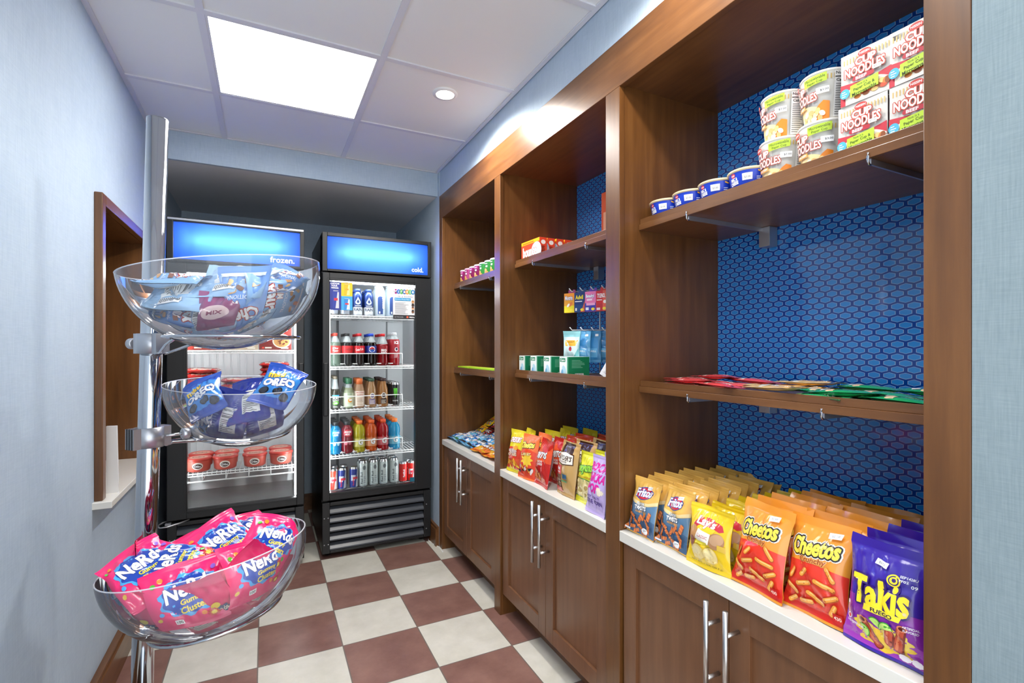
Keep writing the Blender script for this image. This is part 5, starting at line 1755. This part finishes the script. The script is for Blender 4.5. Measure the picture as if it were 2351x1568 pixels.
a2 = Art(); a2.rect(-.026, .014, .026, .094, '#3c8cc8'); a2.rect(-.022, .022, .022, .060, '#64b0e0'); a2.text('PURELL', 0, .048, .008, '#e8f4fa', .036, .02); a2.ell(0, .094, .022, .012, '#3c8cc8'); a2.rect(.012, .112, .026, .122, '#f4f4f4')
pk = [pouch((150, 214, 220), a1, 91), pouch((96, 168, 214), a2, 92), pouch((64, 136, 186), a2, 93), pouch((52, 124, 178), a2, 94)]
for k, ((x, y), mm) in enumerate(zip(hk_low, pk)):
    ob('hanging_packet', mm, loc=(x, y, 1.2155), rot=Euler((R(-3), 0, FACE + R(35))), label=['pale aqua packet with an orange flash hanging on the wire rack', 'bright blue packet hanging second on the lower row of the wire rack', 'darker blue packet hanging third on the lower row of the wire rack', 'dark blue packet hanging last on the lower row, near the post'][k], cat='packet', group='packets on the wire rack')
a = Art(); a.lines(-.03, .02, .055, .10, 5, '#c8ccd4', .3); a.ell(.018, .040, .018, .022, '#3ab0a8'); a.rect(.006, .010, .034, .036, '#b48ac0'); a.ell(.012, .026, .008, .008, '#d05a70'); a.ell(.028, .018, .006, .006, '#4a70b0'); a.poly([(-.030, .012), (-.006, .018), (-.014, .030)], '#a860b0'); a.rect(.01, .056, .026, .066, '#1f9a70')
ob('white_pouch', bag_mesh('white_pouch', .105, .155, .030, '#eef0f2', '#e6e8ea', a, 96, .014, .8, None, .03), loc=(1.135, 1.500, Z2L + .001), rot=Euler((R(-12), R(26), FACE + R(10))), label='white pouch leaning at the post end of the lower shelf', cat='pouch')

# crisps on the middle counter
def bag2(W, H, T, c, cb, art, seed, wr=1.2, pinch=.10):
    return bag_mesh('crisp_bag', W, H, T, c, cb, art, seed, .014, wr, None, pinch, 22)
W, H = .120, .195
a = Art(); a.poly(wavy(-.06, .06, .016, .016, .105, .012), '#d8402a'); a.poly(wavy(-.058, .058, .030, .030, .07, -.01), '#e05a30')
for i in range(9):
    a.bar(-.045 + .011 * i, .042 + .012 * math.sin(i * 2.2), .034, .007, ('#f0c030', '#e89a2c', '#f6d84a')[i % 3], 50 + i * 37)
a.text("CHESTER'S", .0, .150, .024, '#ffffff', .084, .04, 5, .1, '#a81c3c', .08); a.text('HOT FRIES', .0, .082, .013, '#f8e0c0', .07, .03, 4, 0, '#8a1814', .05); a.ell(.02, .112, .018, .012, '#e8a040', 20); a.blob(.0, .098, .034, .010, '#c8b0a8', 2, .1)
HOT = [bag2(W, H, .050, '#e2d028', '#d4c020', a, s_) for s_ in (101, 102)]
W, H = .125, .195
a = Art(); a.poly(wavy(-.062, .062, .008, .008, .12, .01), '#e04a2c'); a.blob(.01, .085, .034, .028, '#f2c83a', 1, .2); a.text('Cheetos', -.006, .148, .028, '#f6d84a', .096, .05, 7, .1, '#20180e', .10)
for i in range(10):
    a.bar(-.045 + .01 * i, .03 + .018 * abs(math.sin(i * 1.7)), .030, .010, ('#30282a', '#e8e0dc', '#c8281e', '#f0a040')[i % 4], i * 47)
a.text("FLAMIN' HOT", .0, .108, .012, '#f8e8a0', .07, .03, 5, .1, '#8a1814', .05)
FLA = [bag2(W, H, .048, '#f0763c', '#e06a30', a, s_) for s_ in (111,)]
W, H = .138, .195
a = Art(); a.poly([(-.03, .193 - .02), (.0, .150), (.03, .135), (.069, .17), (.069, .1), (.0, .105), (-.069, .075), (-.069, .13)], '#e4542c'); a.text('DORITOS', -.006, .126, .026, '#ffffff', .104, .04, 6, .1, '#181414', .08)
a.text('NACHO', .004, .101, .009, '#f6e8e0', .036, .03, 4); a.text('CHEESE', .006, .090, .009, '#f6e8e0', .040, .03, 4)
for x, y, r in ((-.030, .058, 0), (-.012, .040, 40), (-.040, .036, 80)):
    a.poly([(x + .024 * math.cos(R(r + q * 120)), y + .024 * math.sin(R(r + q * 120))) for q in range(3)], '#a84a1c'); a.poly([(x + .021 * math.cos(R(r + q * 120)), y + .021 * math.sin(R(r + q * 120))) for q in range(3)], '#ee8a3a')
a.ell(.030, .030, .014, .008, '#e8a088')
DOR = [bag2(W, H, .052, '#c4241e', '#8a8c94', a, s_) for s_ in (121, 122)]
W, H = .126, .210
a = Art(); a.rect(-.040, .158, .040, .205, '#3c2018'); a.poly([(-.056, .126), (-.050, .166), (.0, .172), (.050, .166), (.056, .126), (.0, .118)], '#4a2a1c'); a.poly([(-.052, .129), (-.046, .162), (.0, .168), (.046, .162), (.052, .129), (.0, .122)], '#f2ece0')
a.text("SNYDER'S", .0, .147, .019, '#3a2018', .086, .035); a.text('OF HANOVER', .0, .132, .006, '#6a5040', .05, .01)
a.rect(-.058, .080, -.008, .116, '#d23a34'); a.text('Mini', -.033, .102, .013, '#ffffff', .026, .03); a.text('Pretzels', -.033, .089, .007, '#ffffff', .030, .02)
a.rect(-.058, .030, -.008, .080, '#7a5a48')
for i in range(16):
    a.ell(-.052 + (i % 5) * .0098, .036 + (i // 5) * .0115, .0055, .005, ('#a88468', '#5c3c2c', '#c8a88c')[i % 3], i * 40)
a.rect(-.058, .012, -.008, .030, '#d4544c'); a.rect(.004, .068, .036, .086, '#3a6a90'); a.rect(.0, .056, .034, .062, '#5a9a6a')
SNY = [bag2(.134, H, .058, '#c8a062', '#c09858', a, s_, .8, .02) for s_ in (131, 132)]
W, H = .112, .190
a = Art(); a.poly(wavy(-.055, .055, .022, .022, .088, .004), '#2f7a3a'); a.poly(wavy(-.055, .055, .025, .025, .085, .004), '#d8c88a')
for x, y, r in ((-.020, .046, .026), (.024, .060, .022), (.020, .034, .020), (-.034, .070, .016)):
    a.ell(x, y, r, r * .85, '#e6d49a', 20); a.ell(x, y, r * .78, r * .62, '#f4e8b8', 20); a.ell(x, y, r * .5, r * .38, '#b8a060', 20)
a.text('Funyuns', -.002, .128, .038, '#9ad83c', .100, .05, 8, .1, '#1c6a34', .08); a.text('Onion Flavored Rings', .0, .097, .008, '#f0b020', .088, .03, 4, 0, '#3a7a2a', .04)
FUN = [bag2(W, H, .046, '#e8e43a', '#dcd830', a, s_) for s_ in (141,)]
W, H = .120, .200
a = Art()
for i, wd in enumerate(('BOOM', 'CHICKA', 'POP')):
    a.text(wd, -.004, .160 - i * .036, .030, '#d81e9a', (.092, .104, .066)[i], .05, 0, .05)
a.text('SWEET & SALTY', -.004, .058, .008, '#5a3a90', .084, .02); a.text('KETTLE CORN', -.004, .042, .014, '#4a2a88', .096, .03)
for x, y in ((.030, .088), (.042, .080), (.034, .076)):
    a.blob(x, y, .010, .008, '#f2e6d0', x * 90, .2)
POP = [bag2(W, H, .048, '#c4b0e6', '#b8a4de', a, s_) for s_ in (151,)]
BR_ = [bag2(.138, .190, .050, '#d8481e', '#c84018', Art().ell(.0, .12, .03, .02, '#b03010'), s_) for s_ in (161,)]
gm2 = 'crisp bags on the middle counter'
L12 = R(10)
lst = [(HOT[0], 1.030, 2.085, .10, 10, 'yellow and red bag of hot fries, frontmost beside the far side panel'),
       (HOT[1], 1.096, 2.090, -.05, 9, 'yellow and red bag of hot fries, second beside the far side panel'),
       (HOT[0], 1.165, 2.000, .05, 9, 'yellow and red bag of hot fries standing behind the orange cheese bag'),
       (HOT[1], 1.235, 2.010, -.08, 9, 'yellow and red bag of hot fries, second behind the orange cheese bag'),
       (HOT[0], 1.300, 2.050, .02, 7, 'yellow bag of hot fries near the back panel, left one'),
       (HOT[1], 1.345, 1.950, .08, 7, 'yellow bag of hot fries near the back panel, right one'),
       (FLA[0], 1.022, 1.950, .16, 12, 'orange bag of flaming cheese puffs left of the red tortilla chips'),
       (FLA[0], 1.090, 1.945, .0, 10, 'orange bag of cheese puffs behind the front orange one'),
       (DOR[0], 1.030, 1.825, -.10, 10, 'front red bag of tortilla chips on the middle counter'),
       (DOR[1], 1.100, 1.815, .02, 10, 'second red bag of tortilla chips behind the front one'),
       (BR_[0], 1.185, 1.835, .0, 9, 'plain orange red bag in the third row behind the tortilla chips'),
       (BR_[0], 1.255, 1.860, .1, 9, 'plain orange red bag in the fourth row behind the tortilla chips'),
       (BR_[0], 1.325, 1.800, -.1, 8, 'plain orange red bag nearest the blue back panel'),
       (BR_[0], 1.265, 1.715, .05, 9, 'plain orange red bag behind the brown pretzel bags'),
       (BR_[0], 1.335, 1.660, -.05, 8, 'plain orange red bag at the back behind the pretzel bags'),
       (SNY[0], 1.045, 1.660, -.04, 8, 'front brown bag of mini pretzels with a red panel'),
       (SNY[1], 1.112, 1.650, .0, 8, 'second brown bag of mini pretzels behind the front one'),
       (SNY[0], 1.180, 1.640, .0, 8, 'third brown bag of mini pretzels behind two others'),
       (FUN[0], 1.052, 1.545, -.02, 10, 'front yellow green bag of onion rings'),
       (FUN[0], 1.110, 1.530, .02, 10, 'yellow green bag of onion rings behind the front one'),
       (POP[0], 1.018, 1.428, -.06, 12, 'lilac bag of popcorn with pink lettering beside the post'),
       (POP[0], 1.078, 1.424, .0, 10, 'lilac bag of popcorn behind the front one')]
for me, x, y, rz, ln, lab in lst:
    crisp(me, x, y, rz, R(ln), lab, gm2)

# ------------------------------------------------------------------ goods in the far bay
Z1U, Z1L = 1.656 + .0188, 1.120 + .0188
TP_ = [(.034, 0), (.0365, .002), (.0365, .090), (.0372, .091)]
def tub(c, c2, lid):
    a = Art(); a.rect(-.024, .072, .024, .086, c2); a.text('Chips', 0, .079, .009, '#ffffff', .034, .03); a.ell(-.004, .038, .018, .013, '#f0c070', 20); a.ell(.010, .026, .016, .012, '#e0a850', -20); a.ell(-.010, .018, .012, .009, '#f4d898', 40)
    a.rect(.004, .058, .018, .068, '#f4f4f4')
    m = MB(); m.lathe(TP_, mat('tub_print', c, .3), 36, cap1=False); m.art(a, cup_map(TP_), .008)
    l_ = MB(); l_.lathe([(.0376, .088), (.0380, .0895), (.0380, .0955), (.036, .097), (.0001, .0965)], mat('tub_lid', lid, .35), 36, cap0=False)
    return [('tub', m.mesh('tub')), ('lid', l_.mesh('lid'))]
PUT, GRT, PKT = tub((156, 40, 104), '#c84a98', (244, 236, 240)), tub((70, 176, 84), '#2f8a44', (240, 242, 240)), tub((206, 88, 150), '#a8306c', (240, 190, 208))
for k in range(8):
    P_ = (PUT, PKT, PUT, PUT, GRT, GRT, GRT, PKT)[k]
    nm = ('purple', 'pink', 'purple', 'purple', 'green', 'green', 'green', 'pink')[k]
    thing('snack_tub', P_, loc=(1.142, 2.996 - .0792 * k, Z1U), rot=(0, 0, FACE + .1 * math.sin(k * 3)), label='small %s snack tub in the far bay, %s from the far end' % (nm, ORD[k]), cat='snack tub', group='snack tubs on the upper shelf of the far bay')
a = Art(); a.rect(-.09, .002, .09, .022, '#a8e020'); a.text('SOUR', -.045, .012, .012, '#f08020', .05, .03); a.text('CANDY', .040, .012, .012, '#38a030', .05, .03)
m = MB(); m.box(-.0925, .0925, -.04, .04, 0, .024, ink((168, 222, 40)), .0006); m.art(a, lambda x, y, l: (x, -.04 - l, y))
m.box(-.091, .091, -.039, .039, .024, .0243, ink((206, 232, 70)))
LB = m.mesh('carton')
for k, y in enumerate((2.940, 2.748, 2.556)):
    thing('candy_box', [('carton', LB)], loc=(1.138, y, Z1L), rot=(0, 0, FACE + .02 * (k - 1)), label='flat lime green candy box in the far bay, %s from the far end' % ORD[k], cat='box', group='lime green boxes on the lower shelf of the far bay')
def dark_art():
    a = Art()
    for i in range(8):
        a.rect(-.055 + (i % 4) * .028, .03 + (i // 4) * .06, -.035 + (i % 4) * .028, .065 + (i // 4) * .06, ('#f0e8d8', '#c8a030', '#e8e8ec', '#6a4a38')[i % 4])
    return a
DK = [bag_mesh('candy_pouch', .12, .16, .03, '#3a2622', '#2c1c1a', dark_art(), s_) for s_ in (171, 172)]
for k in range(4):
    ob('candy_pouch', DK[k % 2], M=Matrix.Translation((1.215 + .030 * k, 2.715 - .055 * k, Z1L + .012 + .004 * k)) @ Matrix.Rotation(FACE, 4, 'Z') @ Matrix.Rotation(R(-58 + 3 * k), 4, 'X'), label='dark brown candy pouch leaning behind the lime green boxes, %s of four' % ORD[k], cat='candy pouch', group='dark pouches on the lower shelf of the far bay')
# flat candy bags on the far counter
def gummy_art(seed, cols):
    a = Art(); r_ = random.Random(seed)
    a.rect(-.044, .100, .044, .118, cols[0]); a.rect(-.044, .010, .044, .024, cols[1])
    for i in range(10):
        a.blob(r_.uniform(-.034, .034), r_.uniform(.03, .095), r_.uniform(.006, .014), r_.uniform(.005, .010), r_.choice(cols), i, .15, 20, 5)
    a.text('GUMMI', .0, .066, .022, '#ffffff', .070, .05, 10, 0, '#1c2c5c', .07)
    return a
GB = [bag_mesh('candy_packet', .096, .130, .020, c, c, gummy_art(s_, cols), s_, .010, 1.3, None, .03, 12) for s_, c, cols in (
    (181, '#5aa8e0', ('#f0f0f6', '#1c2a3c', '#e8c830', '#3a70c0', '#d05848')), (182, '#8cc4ea', ('#f4f4f8', '#1f7a4a', '#f0d850', '#f0a0b8', '#2a4a9a')), (183, '#6ab0d8', ('#e8eef6', '#20242c', '#3ab060', '#f0c830', '#4a5ac0')))]
GO = [bag_mesh('candy_packet', .100, .135, .020, c, c, gummy_art(s_, cols), s_, .010, 1.4, None, .03, 12) for s_, c, cols in (
    (184, '#e09a38', ('#f4d88a', '#d05828', '#f0c030', '#e8e0c0', '#c83a28')), (185, '#e87a38', ('#f6c860', '#e8b030', '#f09a50', '#d04a30', '#f4e0a0')))]
def lay(me, name, x, y, z, az, tilt, label, group, cat='candy packet'):
    ob(name, me, M=Matrix.Translation((x, y, z)) @ Matrix.Rotation(FACE + az, 4, 'Z') @ Matrix.Rotation(R(-90) + tilt, 4, 'X'), label=label, cat=cat, group=group)
n = 0
for r, x in enumerate((1.036, 1.125)):
    for k in range(7):
        n += 1
        lay(GB[(k + r) % 3], 'candy_packet', x, 3.000 - .058 * k - .012 * r, CT + .013 + .006 * (k % 2) + .008 * r, .12 * math.sin(n * 1.7), R(7 + 2 * r), 'flat blue gummy packet, %s row from the counter edge, %s from the far end' % (ORD[r], ORD[k]), 'blue gummy packets on the far counter')
n = 0
for r, x in enumerate((1.028, 1.108)):
    for k in range(4):
        n += 1
        lay(GO[(k + r) % 2], 'candy_packet', x, 2.568 - .078 * k, CT + .013 + .006 * (k % 2) + .008 * r, .25 * math.sin(n * 2.3), R(7 + 2 * r), 'flat orange candy packet, %s row from the counter edge, %s from the blue ones' % (ORD[r], ORD[k]), 'orange candy packets on the far counter')
# slanted display tray with yellow, red and blue packets
O = (1.19, 2.66, CT)
tr = thing('display_tray', [], loc=O, label='slanted cardboard candy tray with a green front edge on the far counter', cat='display tray')
m = MB()
sx0, sz0_, sx1, sz1_ = 1.205, CT + .022, 1.42, CT + .165
ty0, ty1 = 2.34, 3.03
m.prism([(sx0, CT + .0005), (sx1, CT + .0005), (sx1, sz1_), (sx0, sz0_)], -ty1, -ty0, ink((26, 28, 30)), Matrix(((1, 0, 0, 0), (0, 0, -1, 0), (0, 1, 0, 0), (0, 0, 0, 1))))
m.box(sx0 - .006, sx0, ty0, ty1, CT + .0005, sz0_ + .016, ink((24, 30, 28)))
m.box(sx0 - .0075, sx0 + .001, ty0, ty1, sz0_ + .012, sz0_ + .021, ink((40, 176, 84)))
sub('tray', m, tr, O)
ang = math.atan2(sz1_ - sz0_, sx1 - sx0)
def pk_art(word, wc, oc, cols):
    a = Art(); a.text(word, 0, .044, .022, wc, .070, .06, 0, .0, oc, .05)
    for i in range(6):
        a.ell(-.034 + i * .0135, .020, .006, .0055, cols[i % len(cols)])
    a.rect(-.045, .062, .045, .066, cols[0])
    return a
YP = [bag_mesh('candy_packet', .098, .074, .016, '#f2c21a', '#e8b818', pk_art("m&m's", '#3a1c14', '#f8f0e0', ('#e83a30', '#3ab0e0', '#58b838', '#f08a28')), s_, .007, 1.0, None, .02, 10) for s_ in (191,)]
RP_ = [bag_mesh('candy_packet', .098, .074, .016, '#8a1c20', '#501418', pk_art('CHOC', '#f4f0f0', '#181418', ('#2a1a18', '#e8e0e0', '#c82830')), s_, .007, 1.0, None, .02, 10) for s_ in (192,)]
BP_ = [bag_mesh('candy_packet', .098, .074, .016, '#2878c8', '#2068b0', pk_art('CRISP', '#ffffff', '#123a80', ('#a8dcf4', '#f4f8fc', '#f0c030')), s_, .007, 1.0, None, .02, 10) for s_ in (193,)]
for ci, (y, mm, nm) in enumerate(((2.972, YP, 'yellow'), (2.864, RP_, 'dark red'), (2.756, BP_, 'blue'), (2.648, YP, 'yellow'), (2.540, RP_, 'dark red'), (2.432, BP_, 'blue'))):
    for k in range(3):
        d = .004 + .082 * k
        ob('candy_packet', mm[0], M=Matrix.Translation((sx0 + d * math.cos(ang) - .0095 * math.sin(ang), y, sz0_ + d * math.sin(ang) + .0095 * math.cos(ang))) @ Matrix.Rotation(FACE, 4, 'Z') @ Matrix.Rotation(-(PI / 2 - ang), 4, 'X'),
           label='%s candy packet in the slanted tray, column %s from the far end, %s' % (nm, ORD[ci], ('bottom', 'middle', 'top')[k]), cat='candy packet', group='packets in the slanted tray')

# thin white cord by the foot of the unit
m = MB()
pts = [(.988, 3.30, .004), (.965, 3.23, .003), (.968, 3.17, .003), (.982, 3.13, .003), (.990, 3.095, .003), (.992, 3.06, .003), (.990, 3.00, .003)]
m.tube(pts, .0026, WHITE, 6)
m.obj('power_cord', label='thin white cord on the floor at the foot of the display unit', cat='cord')

# ------------------------------------------------------------------ camera, world, view
cam = bpy.data.cameras.new('camera')
cam.sensor_width = 36
cam.lens = 36 * 1147.6 / 2351
cam.shift_x = -14.2 / 2351
cam.shift_y = 16.3 / 2351
cam.clip_start = .02
co = bpy.data.objects.new('camera', cam)
COL.objects.link(co)
co.location = (0, 0, 1.275)
co.rotation_euler = (R(90), 0, -0.4679)
SC.camera = co
w = bpy.data.worlds.new('world')
SC.world = w
w.use_nodes = True
w.node_tree.nodes['Background'].inputs[0].default_value = (.93, .97, 1.0, 1)
w.node_tree.nodes['Background'].inputs[1].default_value = 1.9  # bright white world, added as fill light through the open room end
SC.view_settings.view_transform = 'Standard'
SC.view_settings.look = 'None'
SC.view_settings.exposure = 0.6
SC.view_settings.gamma = 1.0
SC.view_settings.use_curve_mapping = False
cy = SC.cycles
cy.max_bounces = 8
cy.use_adaptive_sampling = True
cy.adaptive_threshold = .03
cy.diffuse_bounces = 4
cy.glossy_bounces = 4
cy.transmission_bounces = 6
cy.transparent_max_bounces = 20
cy.caustics_reflective = False
cy.caustics_refractive = False
cy.sample_clamp_indirect = 6
cy.use_denoising = True
